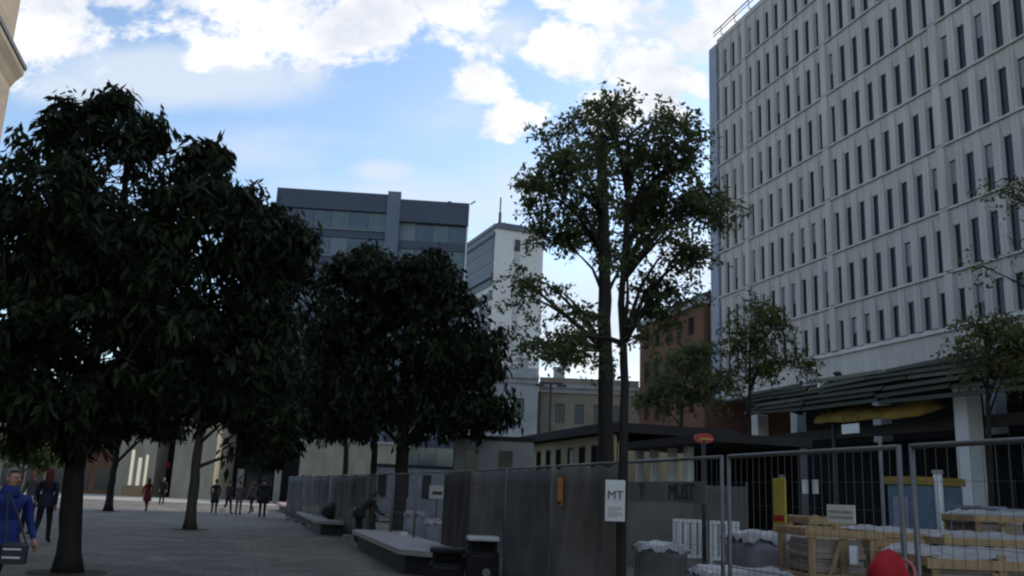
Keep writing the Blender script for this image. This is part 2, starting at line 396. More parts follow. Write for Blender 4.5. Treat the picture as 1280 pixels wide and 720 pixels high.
e = empty('post', p, 0, 'pale grey post between the blue kiosk and the white pillar', 'post')
c = MB(); c.tube([(0,0,0),(0,0,3.0)], .16, 12); c.build('shaft', M_barrier, e, smooth=True)
c = MB(); c.tube([(0,0,3.0),(0,0,3.12)], .2, 12); c.build('cap', M_conc_d, e)

# ------------------------------------------------------------------ generic facade helper (front face on local -y)
def window_part(parent, x, z, wd, h, y=0.0, mg=None, sill=True, fr=.06, depth=.16, bars=1, fm=None):
    mb = MB()
    mb.box(x-wd/2, x-wd/2+fr, y-.03, y+depth, z, z+h, 0); mb.box(x+wd/2-fr, x+wd/2, y-.03, y+depth, z, z+h, 0)
    mb.box(x-wd/2+fr, x+wd/2-fr, y-.03, y+depth, z, z+fr, 0); mb.box(x-wd/2+fr, x+wd/2-fr, y-.03, y+depth, z+h-fr, z+h, 0)
    for i in range(bars):
        xx = x-wd/2 + wd*(i+1)/(bars+1); mb.box(xx-.025, xx+.025, y-.01, y+.04, z+fr, z+h-fr, 0)
    wo = mb.build('window', fm or M_frame, parent)
    pn = MB(); pn.box(x-wd/2+fr, x+wd/2-fr, y+.04, y+.06, z+fr, z+h-fr); pn.build('pane', mg or M_glass, wo)
    if sill: sb_ = MB(); sb_.box(x-wd/2-.12, x+wd/2+.12, y-.14, y+.1, z-.14, z-.002); sb_.build('sill', M_conc_d, wo)
    return wo
def holed_wall(x0, x1, z0, z1, y0, y1, rows, xs, wd):
    """wall slab with window holes: rows = [(z, h)], xs window centres"""
    mb = MB(); zc = z0
    for z, h in rows:
        mb.box(x0, x1, y0, y1, zc, z); xc = x0
        for x in xs: mb.box(xc, x-wd/2, y0, y1, z, z+h); xc = x+wd/2
        mb.box(xc, x1, y0, y1, z, z+h); zc = z+h
    mb.box(x0, x1, y0, y1, zc, z1)
    return mb

# ------------------------------------------------------------------ red brick building beyond the office (front on local -x -> use rot)
pr0, pr1 = onaxis(884, A0), onaxis(798, A0)
a_, b_0 = AB(pr0); a_, b_1 = AB(pr1); b_0 = B1+2.6
ln = b_1 - b_0
bb = empty('brick_building', W(A0, b_1), PHI - math.pi/2, 'red brick building with dark windows beside the white office block', 'building')
xs = [1.6+2.3*i for i in range(int((ln-2)/2.3)+1)]
rowb = [(5.4,2.0),(9.0,2.0),(12.6,1.9),(15.8,1.5)]
mb = holed_wall(0, ln, 4.2, 18.2, 0, .35, rowb, xs, 1.1)
mb.build('wall', M_brick_x, bb)
mb = MB(); mb.box(.02,ln-.02,.40,14,0,18.0); mb.build('body', M_brick, bb)
mb = MB(); mb.box(-.1,ln+.1,-.25,.5,18.2,18.75); mb.build('cornice', M_conc_d, bb)
mb = MB(); mb.box(-.05,ln+.05,-.1,-.003,4.0,4.4); mb.build('string_course', M_conc_d, bb)
mb = MB(); mb.prof([(0.0,18.75),(14,18.75),(14,19.1),(.6,19.4)], 0, ln); o = mb.build('roof', M_kroof, bb); o.rotation_euler = (0,0,math.pi/2); o.location = (ln,0,0)
mb = MB(); mb.box(0,ln,.02,.38,0,4.0); mb.build('shopfront', M_shop, bb)
for x in xs:
    for z,h in rowb: window_part(bb, x, z, 1.1, h, .18)
for i in range(5):
    mb = MB(); mb.box(.5+i*ln/5,.5+i*ln/5+ln/5-.6,-.02,.015,.5,3.2); mb.build('shop_window', M_glass, bb)

# ------------------------------------------------------------------ classical terrace at the end of the square
def terrace(px0, px1, Y, ztop, rows, bay, wd, mw, label, rot=0.0, base_m=None, attic=True, fm=None):
    p0 = at(px0,480,Y); p1 = at(px1,480,Y); ln = p1.x-p0.x
    e = empty('terrace_building', (p0.x, Y, 0), rot, label, 'building')
    n = max(1,int((ln-.6)/bay)); xs = [ (ln - (n-1)*bay)/2 + i*bay for i in range(n)]
    holed_wall(0, ln, 4.0, ztop, 0, .4, rows, xs, wd).build('wall', mw, e)
    mb = MB(); mb.box(.02,ln-.02,.45,12,0,ztop-.2); mb.build('body', mw, e)
    mb = MB(); mb.box(-.05,ln+.05,-.45,.3,ztop,ztop+.35); mb.box(-.02,ln+.02,-.2,-.003,ztop-.5,ztop+.002); mb.build('cornice', base_m or M_conc_d, e); mb = MB(); mb.box(-.02,ln+.02,-.15,-.003,3.8,4.2); mb.build('string_course', base_m or M_conc_d, e)
    if attic: mb = MB(); mb.box(.1,ln-.1,.0,.4,ztop+.35,ztop+1.1); mb.build('parapet', mw, e)
    for x in (ln*.22, ln*.74): mb = MB(); mb.box(x-.6,x+.6,4,5,ztop-.2,ztop+2.6); mb.box(x-.7,x+.7,3.9,5.1,ztop+2.6,ztop+2.8); mb.build('chimney', M_conc_d, e)
    mb = MB(); mb.tube([(.18,-.08,0),(.18,-.08,ztop-.5)],.06,6); mb.build('downpipe', M_frame, e)
    mb = MB(); mb.box(0,ln,.05,.42,0,3.8); mb.build('shopfront', M_shop, e)
    for i in range(n):
        for z,h in rows: window_part(e, xs[i], z, wd, h, .2, bars=1, fm=fm)
        mb = MB(); mb.box(xs[i]-bay*.4, xs[i]+bay*.4, -.0, .045, .5, 3.1); mb.build('shop_window', M_glass, e)
    return e
terrace(598, 673, 92, 13.2, [(5.0,2.2),(9.2,2.0)], 2.2, 1.15, M_grey_x, 'pale grey classical building below the white tower')
terrace(673.6, 800, 94, 12.6, [(5.0,2.2),(9.0,2.0)], 2.0, .95, M_stone_x, 'brown stone classical terrace behind the tall airy trees')

# ------------------------------------------------------------------ white tower with mast
TY = 215.0
pc = at(620,285,TY)
ang = R(22)
tw = empty('tower_block', (pc.x, TY, 0), ang, 'tall white tower with a rooftop mast in the distance', 'building')
wdt = 13.0; HT = at(620,285,TY).z; sd = 30
mb = MB(); mb.box(0,wdt,0,sd,0,HT); mb.build('wall', M_tower, tw)
mb = MB(); mb.box(5.4,6.7,-.25,-.01,14,HT-4); mb.build('stair_strip', M_tower_v, tw)
mb = MB(); mb.box(5.2,6.6,-.3,-.255,HT-5.2,HT-2.2); mb.build('window', M_frame, tw)
mb = MB(); mb.box(-.5,wdt+.4,-.5,sd+.5,HT,HT+1.0); mb.build('roof', M_tower_d, tw)
mb = MB(); mb.box(2.2,9.5,4,20,HT+1.0,HT+3.0); mb.build('plant_room', M_tower_d, tw)
mb = MB(); mb.tube([(1.9,2.5,HT+1),(1.9,2.5,HT+5)],.4,8); mb.tube([(1.9,2.5,HT+5),(1.9,2.5,HT+9.0)],.2,6); mb.tube([(3.2,2.5,HT+1),(3.2,2.5,HT+2.8)],.07,6); mb.tube([(6.5,2.5,HT+1),(6.5,2.5,HT+2.6)],.07,6); mb.build('mast', M_rail, tw)
for k in range(15):
    z = HT-2.0-3.5*k
    mb = MB(); mb.box(-.25,-.01,.6,sd-.4,z-(3.1 if k < 3 else 1.9),z); mb.build('window', M_tower_d, tw)
mb = MB(); mb.box(-.9,-.26,.2,sd,HT-12.6,HT-11.4); mb.box(-.6,-.26,.2,sd,HT-1.9,HT-.8); mb.build('balcony_band', M_tower_d, tw)
mb = MB(); mb.box(-14,26,-14,-2,0,18.0); mb.build('podium', M_tower_v, tw)

# ------------------------------------------------------------------ glass office block behind the central tree
GY = 112.0
p0 = at(349,235,GY); p1 = at(583,250,GY)
lnG = (p1.x-p0.x)*1.0
rotG = R(4.0)
go = empty('glass_office', (p0.x, GY, 0), rotG, 'dark glass office block with banded windows and a pale vertical pier', 'building')
lnG *= 1.01
ZG = 39.2; xp = lnG*.608
mb = MB(); mb.box(.1,lnG-.1,.4,18,0,ZG-.3); mb.build('body', M_go_d, go)
mb = MB(); mb.box(xp-.85,xp+.85,-.7,.38,0,ZG+.35); mb.build('pier', M_go_p, go)
mb = MB(); mb.box(-.15,xp-.86,-.35,.38,ZG-2.5,ZG); mb.box(xp+.86,lnG+.15,-.6,.38,ZG-3.6,ZG-.6); mb.build('top_fascia', M_go_d, go)
mb = MB(); mb.box(lnG-.09,lnG+.12,-.3,18,0,ZG-.61); mb.build('side_wall', M_tower, go)
rgo = random.Random(5)
for k in range(11):
    zt = ZG-2.5-3.6*k
    if zt < 3: break
    mb = MB(); mb.box(0,xp-.86,-.12,.38,zt-3.6,zt-2.5,0); mb.box(-.05,xp-.86,-.3,-.121,zt-2.62,zt-2.45,1)
    mb.box(xp+.86,lnG-.1,-.12,.38,zt-3.6-1.0,zt-2.5-1.0,0); mb.build('spandrel', [M_go_d, M_go_l], go)
    for (x0,x1,n,dz) in ((.02,xp-.87,6,0),(xp+.87,lnG-.12,4,1.0)):
        st = (x1-x0)/n
        for i in range(n):
            q = rgo.random(); m = M_go_l if q < .28 else (M_go_gg if q > .85 else M_go_g)
            mb = MB(); mb.box(x0+i*st+.04,x0+(i+1)*st-.04,.05,.3,zt-2.5-dz+.02,zt-dz-.02,0)
            mb.box(x0+i*st-.04,x0+i*st+.04,.0,.3,zt-2.5-dz+.02,zt-dz-.02,1); mb.build('window', [m, M_go_d], go)
mb = MB(); mb.tube([(lnG+.3,-.2,ZG-.6),(lnG+.9,-.2,ZG-.1)],.09,6); mb.tube([(lnG*.9,2,ZG-.6),(lnG*.9,2,ZG+.3)],.3,6); mb.build('roof_fitting', M_rail, go)

# ------------------------------------------------------------------ stone building at the left edge
pe = at(32,80,37.0); al, bl = AB(pe)
lb = empty('stone_building', W(al, bl), PHI + math.pi/2, 'pale sandstone building with a deep cornice at the left edge', 'building')
# local: front on -y (towards the square), +x runs back towards the camera... (x = -b)
LL = 60.0
mb = MB(); mb.box(-LL,-.35,.65,15,0,17.9); mb.build('body', M_stone_x, lb)
rows = [(4.6,2.8),(8.7,2.5),(12.6,2.4)]; xs = [-1.9-3.1*i for i in range(18)][::-1]
mb = holed_wall(-LL,-.35,0,17.9,.35,.65,rows,xs,1.5); mb.build('wall', M_stone_x, lb)
mb = MB()
mb.add([(-LL,-.0,19.1),(0,-.0,19.1),(0,15,19.1),(-LL,15,19.1),(-LL,-.0,18.7),(0,-.0,18.7),(-LL,.2,18.3),(-.2,.2,18.3),(-LL,.35,17.9),(-.35,.35,17.9),(-.2,15,18.3),(0,15,18.7),(-.35,15,17.9)],
       [[0,1,2,3],[0,4,5,1],[4,6,7,5],[6,8,9,7],[1,5,11,2],[5,7,10,11],[7,9,12,10]])
mb.build('cornice', M_stone_x, lb)
mb = MB(); mb.box(-LL,-.5,.5,14,19.1,23.0); mb.box(-LL,-.35,.35,14,23.0,23.4); mb.build('attic', M_stone_x, lb)
mb = MB(); mb.box(-LL,-.1,-.06,-.01,18.95,19.16); mb.box(-.0,.06,-.06,14.8,18.95,19.16); mb.build('gutter', M_frame, lb)
for x in xs[-10:]:
    for z,h in rows: window_part(lb, x, z, 1.5, h, .45)

# ------------------------------------------------------------------ low kiosk behind the fence
KA = 10.5
k1, k0 = onaxis(640, KA), onaxis(764, KA); b1, b0 = AB(k1)[1], AB(k0)[1]
kk = empty('cream_kiosk', W(KA, b1), PHI - math.pi/2, 'low cream kiosk with a dark overhanging flat roof behind the fence', 'kiosk')
ln = b1-b0+.0
rowk = [(1.15,2.05)]; xk = [.9,2.1,3.3,4.4,5.5,6.7,7.8,8.9]; xk = [x for x in xk if x < ln-.5]
mb = holed_wall(0,ln,0,3.45,0,.15,rowk,xk,.62); mb.build('wall', M_cream, kk)
mb = MB(); mb.box(.02,ln-.02,.2,3.5,0,3.25); mb.build('body', M_cream, kk)
mb = MB(); mb.box(-.5,ln+.4,-.25,4.0,3.5,3.78); mb.build('roof', M_kroof, kk)
for i,x in enumerate(xk): window_part(kk, x, 1.15, .62, 2.05, .03, mg=(M_sign_w if i in (5,) else M_glass), sill=False, bars=0)
# dark shelter continuing to the right
k1, k0 = onaxis(790, KA), onaxis(905, KA); b1, b0 = AB(k1)[1], AB(k0)[1]; ln = b1-b0
sh = empty('shelter', W(KA, b1), PHI - math.pi/2, 'dark flat roofed shelter on pale posts behind the tree trunks', 'shelter')
mb = MB(); mb.box(-.2,ln+.2,-.3,2.2,2.92,3.12); mb.build('roof', M_kroof, sh)
for x in (.25, 1.2, 2.3, 3.2):
    if x < ln: mb = MB(); mb.bbox(x-.1,x+.1,0,.2,0,2.918,.02); mb.build('post', M_barrier, sh)
mb = MB(); mb.box(0,ln,1.9,2.0,0,2.918); mb.build('back_panel', M_shop, sh)

# ------------------------------------------------------------------ low buildings at the far left end
def block(name, px0, px1, Y, h, m, label, cat='building', depth=6, z0=0):
    p0 = at(px0,HY(px0),Y); p1 = at(px1,HY(px1),Y); e = empty(name,(p0.x,Y,0),0,label,cat); ln = p1.x-p0.x
    mb = MB(); mb.box(0,ln,0,depth,0,h); mb.build('wall', m, e)
    mb = MB(); mb.box(-.15,ln+.15,-.15,depth+.1,h,h+.25); mb.build('coping', M_conc_d, e)
    return e, ln
M_pav = mat('board_marked_concrete', (.27,.245,.185), .85, .2, 1.2, .3, stretch=(1,1,.3))
e, ln = block('concrete_pavilion', 214, 266, 86, 7.4, M_pav, 'tall pale concrete pavilion wall behind the leaning slim tree')
e, ln = block('concrete_gatehouse', 143, 192, 88, 6.4, M_pav, 'pale concrete gatehouse with narrow lit openings')
for x, wd, z1 in ((1.35,.3,4.3),(2.05,.35,3.6),(2.75,.25,3.9)):
    mb = MB(); mb.box(x,x+wd,-.02,.02,1.0,z1); mb.build('lit_opening', M_lit, e)
mb = MB(); mb.box(.95,3.35,-.35,-.003,0,.98); mb.build('plinth', M_wood_d, e)
e, ln = block('brick_shop', 60, 141, 92, 8.6, M_brick_x, 'low red brick shop at the far left behind the walkers')
for i in range(3):
    x0 = .4+i*ln/3
    mb = MB(); mb.box(x0,x0+ln/3-.6,-.03,-.002,.4,2.6); mb.build('shop_window', M_glass, e)
e, ln = block('dark_shop', 194, 213, 91, 10.0, M_shop, 'narrow dark shop between two pale concrete walls')
mb = MB(); mb.box(.2,ln-.2,-.04,-.002,2.8,3.4); mb.build('fascia_board', M_red, e)
e, ln = block('dark_arcade', 267, 372, 92, 11, M_shop, 'dark shop front with a white fascia strip behind the standing group')
mb = MB(); mb.box(.2,1.6,-.06,-.002,3.5,3.85); mb.build('fascia_board', M_white, e)
for x in (2.3,6.0): mb = MB(); mb.box(x,x+.65,-.1,-.002,0,3.0); mb.build('pier', M_conc_d, e)
for x in (.4, 3.2, 4.6): mb = MB(); mb.box(x,x+1.2,-.03,-.002,.4,2.6); mb.build('shop_window', M_glass, e)
e, ln = block('concrete_shelter', 372, 500, 84, 5.6, M_pav, 'long low pale concrete shelter glimpsed beneath the central trees')
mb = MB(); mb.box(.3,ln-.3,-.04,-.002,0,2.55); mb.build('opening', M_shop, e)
for x in np.arange(1.2,ln-.6,1.7): mb = MB(); mb.box(x,x+.18,-.1,-.041,0,2.55); mb.build('post', M_barrier, e)
e, ln = block('far_shop_row', -130, 58, 94, 8.2, M_stone_x, 'stone shop row at the far left behind the blue jacket')
for i in range(6):
    mb = MB(); mb.box(.5+i*ln/6,.5+(i+1)*ln/6-.8,-.03,-.002,.4,2.7); mb.build('shop_window', M_glass, e)
e, ln = block('distant_office', 500, 610, 125, 14, M_conc_d, 'grey distant office half hidden behind the central tree')
for i in range(6):
    for k in range(3): window_part(e, 1.3+i*ln/6.2, 3.4+3.4*k, 1.2, 1.7, -.03, sill=False)

# ------------------------------------------------------------------ trees
LEAFM = {}
def leaf_mat(name, c0, c1, tl=.3):
    m = bpy.data.materials.new(name); m.use_nodes = True; nt = m.node_tree; N = nt.nodes; L = nt.links
    b = N['Principled BSDF']; b.inputs['Roughness'].default_value = .6; b.inputs['Specular IOR Level'].default_value = .18
    gi = N.new('ShaderNodeNewGeometry'); cr = N.new('ShaderNodeValToRGB')
    cr.color_ramp.elements[0].color = (*c0,1); cr.color_ramp.elements[1].color = (*c1,1)
    L.new(gi.outputs['Random Per Island'], cr.inputs['Fac']); L.new(cr.outputs['Color'], b.inputs['Base Color'])
    tr = N.new('ShaderNodeBsdfTranslucent'); L.new(cr.outputs['Color'], tr.inputs['Color'])
    mx = N.new('ShaderNodeMixShader'); mx.inputs[0].default_value = tl
    L.new(b.outputs[0], mx.inputs[1]); L.new(tr.outputs[0], mx.inputs[2]); L.new(mx.outputs[0], N['Material Output'].inputs['Surface'])
    return m
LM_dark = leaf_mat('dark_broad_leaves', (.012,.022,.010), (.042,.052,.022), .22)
LM_mid = leaf_mat('mid_green_leaflets', (.075,.11,.048), (.18,.20,.085), .58)
LM_yel = leaf_mat('yellow_green_leaflets', (.07,.085,.025), (.15,.15,.05))

def norm(v): return v/np.maximum(np.linalg.norm(v,axis=-1,keepdims=True),1e-9)
def leaves_mesh(P, D, Nn, Ln, Wd):
    """folded leaf: base, two sides, tip, midrib -> 2 quads, as arrays"""
    D = norm(D); X = norm(np.cross(D, Nn)); U = np.cross(X, D)
    n = len(P); L = Ln[:,None]; Wh = Wd[:,None]*.5
    v = np.empty((n,6,3))
    v[:,0] = P; v[:,1] = P + D*L*.45 + X*Wh - U*Wh*.35; v[:,2] = P + D*L*.5
    v[:,3] = P + D*L*.45 - X*Wh - U*Wh*.35; v[:,4] = P + D*L - U*L*.12; v[:,5] = P + D*L*.95 - U*L*.1
    base = (np.arange(n)*6)[:,None]
    f = np.concatenate([base+np.array([[0,1,4,2]]), base+np.array([[0,2,4,3]])],1).reshape(-1,4)
    v[:,5] = v[:,4]
    return v.reshape(-1,3), f
def np_mesh(name, v, f, m, parent):
    me = bpy.data.meshes.new(name); nf = len(f)
    me.vertices.add(len(v)); me.vertices.foreach_set('co', v.astype(np.float32).ravel())
    me.loops.add(nf*4); me.loops.foreach_set('vertex_index', f.astype(np.int32).ravel())
    me.polygons.add(nf); me.polygons.foreach_set('loop_start', np.arange(0,nf*4,4,dtype=np.int32)); me.polygons.foreach_set('loop_total', np.full(nf,4,dtype=np.int32))
    me.materials.append(m); me.update(calc_edges=True); me.validate()
    o = bpy.data.objects.new(name, me); COL.objects.link(o); o.parent = parent
    return o
def unit(n): return norm(rng.normal(size=(n,3)))

def tree(name, label, base, trunk, ells, clumps, style, lm, bm, n_limbs=14, cat='tree', group=None, rad=(.2,.08), twigs=False, pit=True, bough=(.045,.62,.30,.8)):
    """trunk: world polyline; ells: [(centre, radii, weight)] envelope of the crown in world space"""
    base = Vector(base); root = empty(name, base, 0, label, cat, group)
    loc = lambda p: np.array(p) - np.array(base)
    T = [Vector(loc(p)) for p in trunk]
    # clump centres
    C = []; O = []
    wsum = sum(e[2] for e in ells)
    for c, r, wt in ells:
        n = int(clumps*wt/wsum); rv = np.array(r); nb = max(3, int(n*bough[0])); mr_ = rv.mean()
        bd = unit(nb); bd[:,2] = np.where(bd[:,2] < -.75, -bd[:,2], bd[:,2]); bc = bd*rv*rng.uniform(.66,.90,(nb,1))
        k1 = int(n*bough[1]); w_ = rng.integers(0,nb,k1); bs = mr_*bough[2]
        off_ = unit(k1)*rng.uniform(.1,1,(k1,1))**.5*np.array([1,1,bough[3]])*bs
        p1 = bc[w_] + off_; d1 = norm(norm(p1)*.7 + norm(off_)*.7)
        k2 = n-k1; d2 = unit(k2); p2 = d2*rv*(rng.uniform(.05,.86,(k2,1))**.6)
        C.append(loc(c) + np.concatenate([p1,p2])); O.append(np.concatenate([d1,d2]))
    C = np.concatenate(C); O = np.concatenate(O); n = len(C)
    # limbs
    mb = MB(); kk_ = len(T)
    pts, rr = [], []
    for i in range(len(T)-1):
        for t in np.linspace(0,1,5)[:-1]: pts.append(T[i].lerp(T[i+1],t))
    pts.append(T[-1]); m_ = len(pts)
    for i,p in enumerate(pts):
        s_ = i/(m_-1); r_ = rad[0]*(1-s_)+rad[1]*s_
        if i == 0: r_ *= 1.35
        rr.append(r_*(1+.05*math.sin(i*2.3)))
    jit = [p + Vector((random.uniform(-1,1),random.uniform(-1,1),0))*rad[0]*.12 for p in pts]; jit[0] = pts[0]
    mb.tube(jit, rr, 12)
    mb.build('trunk', bm, root, smooth=True)
    lb_ = MB(); nodes = [p for p in jit[m_//3:]]; 
    idx = rng.choice(n, min(n,n_limbs), replace=False)
    for q in idx:
        tgt = Vector(C[q]); zs = max(T[0].z+(.55 if twigs else .4)*(T[-1].z-T[0].z), min(T[-1].z, tgt.z-.35*(tgt-T[-1]).length - .5))
        st = min(jit, key=lambda p: abs(p.z-zs)); 
        mid = st.lerp(tgt,.5) + Vector((random.uniform(-.15,.15),random.uniform(-.15,.15),.12))*(tgt-st).length*.6
        path = [st, st.lerp(mid,.5)+Vector((0,0,.02)), mid, mid.lerp(tgt,.5)+Vector((0,0,.04)), tgt]
        r0 = min(rad[0]*.55, .02+.02*(tgt-st).length)
        lb_.tube(path, [r0, r0*.8, r0*.6, r0*.4, r0*.15], 6); nodes += path[1:]
    if twigs:
        NA = np.array([tuple(p) for p in nodes])
        for q in range(n):
            d2 = ((NA-C[q])**2).sum(1); j = int(d2.argmin()); s_ = Vector(NA[j]); e_ = Vector(C[q]) 
            if (e_-s_).length > .08: lb_.tube([s_, s_.lerp(e_,.5)+Vector((0,0,.05)), e_], [.016,.011,.005], 4, caps=False)
    lb_.build('limbs', bm, root, smooth=True)
    # leaves
    if style['kind'] == 'whorl':
        k = style['n']; ph = rng.uniform(0,2*math.pi,(n,1)) + np.arange(k)[None]*2.4
        ax = norm(O + np.array([0,0,.25])); e1 = norm(np.cross(ax, np.array([.3,.2,1.0]))); e2 = np.cross(ax,e1)
        rd = e1[:,None]*np.cos(ph)[...,None] + e2[:,None]*np.sin(ph)[...,None]
        D = ax[:,None]*rng.uniform(-.1,.6,(n,k,1)) + rd + np.array([0,0,-1.0])*rng.uniform(.35,1.5,(n,k,1))
        P = C[:,None] + rng.normal(0,style['spread'],(n,k,3)) + rd*.02
        Nn = norm(np.array([0,0,1.0]) + .45*rng.normal(size=(n,k,3)))
        Ln = rng.uniform(*style['len'],(n,k)); Wd = Ln*rng.uniform(*style['asp'],(n,k))
    else:
        k = style['n']
        tdir = norm(O*np.array([1,1,.4]) + .7*rng.normal(size=(n,3))); sprays = 4
        sd_ = norm(tdir[:,None] + .9*rng.normal(size=(n,sprays,3))*np.array([1,1,.55]))
        which = rng.integers(0,sprays,(n,k)); t = rng.uniform(.05,1,(n,k,1))*style['spread']
        ax = np.take_along_axis(sd_, which[...,None].repeat(3,2), 1)
        P = C[:,None] + ax*t + np.array([0,0,-.25])*t**2 + rng.normal(0,.025,(n,k,3))
        D = ax*.5 + norm(rng.normal(size=(n,k,3)))*1.0 + np.array([0,0,-.25])
        Nn = norm(np.array([0,0,1.0]) + .6*rng.normal(size=(n,k,3)))
        Ln = rng.uniform(*style['len'],(n,k)); Wd = Ln*rng.uniform(*style['asp'],(n,k))
    v, f = leaves_mesh(P.reshape(-1,3), D.reshape(-1,3), Nn.reshape(-1,3), Ln.ravel(), Wd.ravel())
    np_mesh('crown', v, f, lm, root)
    if pit:
        s_ = MB(); s_.prism([(base.x+.62*math.cos(a),base.y+.62*math.sin(a)) for a in np.linspace(0,2*math.pi,20)[:-1]], .004, .012)
        o = s_.build('tree_pit', M_soil); tag(o, None, None, None, 'structure')
    return root
def E(px, py, Y, rx, rz, ry, wt):                 # crown lobe: seen at px,py, size in photo px, depth in m
    s_ = Y/(F/cp); return (at(px,py,Y), (rx*s_, ry, rz*s_*1.03), wt)
BROAD = dict(kind='whorl', n=22, spread=.085, len=(.15,.31), asp=(.26,.40))
BROAD2 = dict(kind='whorl', n=18, spread=.12, len=(.19,.38), asp=(.28,.42))
AIRY = dict(kind='spray', n=46, spread=.30, len=(.045,.09), asp=(.4,.6))
AIRY2 = dict(kind='spray', n=40, spread=.45, len=(.08,.15), asp=(.4,.6))

# big broadleaf, left foreground
Y = 15.0
b = gnd(84, 716); tY = b.y
tree('broadleaf_tree', 'largest dark broadleaf tree, its thick trunk nearest the left edge', b,
     [b, at(92,620,tY), at(104,500,tY), at(130,380,tY)],
     [E(150,290,tY,150,160,2.3,1.25), E(40,330,tY+.2,120,165,2.2,.85), E(265,360,tY+.3,118,160,2.3,1.0), E(150,440,tY,220,110,2.7,1.2),
      E(158,160,tY,60,46,1.1,.26), E(60,180,tY,42,40,.8,.13), E(235,215,tY,66,52,1.1,.24), E(325,345,tY,58,70,1.1,.25), E(335,470,tY,50,80,1.2,.3), E(15,470,tY,90,80,1.8,.45), E(90,155,tY,35,28,.6,.08), E(288,252,tY,56,58,1.4,.35), E(338,300,tY,50,56,1.3,.32), E(95,520,tY,85,40,1.9,.4), E(215,490,tY,110,40,1.9,.35), E(330,540,tY+.6,60,50,1.2,.25), E(60,530,tY,70,40,1.3,.2)],
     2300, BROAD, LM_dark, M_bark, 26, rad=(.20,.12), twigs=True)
# central broadleaf
Y = 28.0
b = Vector((at(502,HY(502),Y).x, Y, 0))
tree('broadleaf_tree', 'round dark broadleaf tree in the middle, beside the nearest stone bench', b,
     [b, at(504,560,Y), at(508,470,Y), at(510,400,Y)],
     [E(510,420,Y,120,100,2.4,1.2), E(455,375,Y,66,62,1.6,.5), E(575,430,Y,66,80,1.7,.6), E(520,350,Y,60,42,1.3,.35), E(430,450,Y,48,84,1.5,.5), E(590,490,Y,58,66,1.5,.45), E(500,500,Y,120,58,2.2,.7),E(445,330,Y,38,26,.9,.15)],
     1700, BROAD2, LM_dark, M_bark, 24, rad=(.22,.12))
# slim leaning tree, left middle
b = gnd(237, 662); Y = b.y
tree('broadleaf_tree', 'slim leaning broadleaf tree in front of the tall concrete wall', b,
     [b, at(243,600,Y), at(250,540,Y), at(262,470,Y)],
     [E(275,455,Y,95,72,2.4,1.0), E(348,480,Y,54,95,1.8,.9), E(205,462,Y,60,52,1.7,.5), E(320,420,Y,60,50,1.6,.4), E(335,555,Y,45,32,1.2,.25)],
     820, BROAD2, LM_dark, M_bark_g, 16, rad=(.19,.11))
b = gnd(135, 639); Y = b.y
tree('broadleaf_tree', 'slim distant tree standing in front of the lit concrete gatehouse', b,
     [b, at(140,600,Y), at(147,560,Y), at(150,500,Y)],
     [E(150,500,Y,80,50,2.8,1.0), E(200,530,Y,45,26,1.8,.4), E(90,520,Y,40,38,1.8,.4)],
     460, BROAD2, LM_dark, M_bark, 12, rad=(.2,.1))
# trees behind the central one
for px, Y, lab, ex in ((467,36.0,'broadleaf tree just behind the central round one, over the far fence',[(462,505,48,36),(440,520,34,30)]),
                       (431,44.0,'broadleaf tree farthest back in the bench row',[(415,500,44,48),(395,455,34,44),(400,530,30,26)])):
    b = Vector((at(px,HY(px),Y).x, Y, 0))
    tree('broadleaf_tree', lab, b, [b, at(px+2,560,Y), at(px-4,510,Y)], [E(x,y,Y,rx,rz,1.5,rx*rz) for x,y,rx,rz in ex], 330, BROAD2, LM_dark, M_bark, 10, rad=(.15,.08))
b = gnd(28, 622); Y = 62.0; b = Vector((at(28,HY(28),Y).x,Y,0))
tree('street_tree', 'small green tree behind the person in the blue jacket', b, [b, at(29,590,Y), at(30,565,Y)], [E(25,560,Y,40,28,2.0,1), E(60,575,Y,22,18,1.4,.3)], 240, dict(BROAD2, len=(.3,.5)), LM_mid, M_bark_g, 10, rad=(.12,.06))
# tall airy trees
Y = 9.95
b = Vector((at(777,HY(777),Y).x, Y, 0))
tree('airy_tree', 'tall airy tree with a slender forked trunk behind the white sign', b,
     [b, at(778,600,Y), at(781,480,Y), at(777,380,Y), at(785,270,Y), at(785,170,Y)],
     [E(800,225,Y,74,62,1.1,.8), E(850,250,Y,54,52,.9,.5), E(892,265,Y,34,36,.6,.26), E(768,160,Y,48,28,.7,.26), E(840,178,Y,42,28,.7,.26),
      E(812,328,Y,58,40,.9,.34), E(846,378,Y,46,34,.7,.26), E(818,418,Y,38,22,.6,.12), E(722,425,Y,40,30,.7,.2)],
     310, AIRY, LM_mid, M_bark, 26, rad=(.062,.025), twigs=True, bough=(.085,.82,.42,.5))
Y = 17.5
b = Vector((at(758,HY(758),Y).x, Y, 0))
tree('airy_tree', 'tall airy tree with a straight thick trunk behind the fence', b,
     [b, at(757,560,Y), at(756,400,Y), at(755,300,Y), at(752,190,Y)],
     [E(722,235,Y,56,46,1.2,.7), E(684,250,Y,36,34,.9,.35), E(738,172,Y,48,34,1.0,.35), E(738,308,Y,52,36,1.1,.4), E(680,292,Y,30,20,.6,.14), E(652,350,Y,18,22,.4,.07),
      E(695,412,Y,50,36,.9,.32), E(664,362,Y,28,24,.6,.12), E(738,455,Y,36,20,.7,.12), E(745,145,Y,26,16,.5,.10),E(690,168,Y,18,9,.4,.05)],
     300, dict(AIRY2, len=(.075,.14), spread=.44), LM_mid, M_bark, 22, rad=(.17,.10), twigs=True, bough=(.085,.82,.42,.5))
Y = 52.0
b = Vector((at(850,HY(850),Y).x, Y, 0))
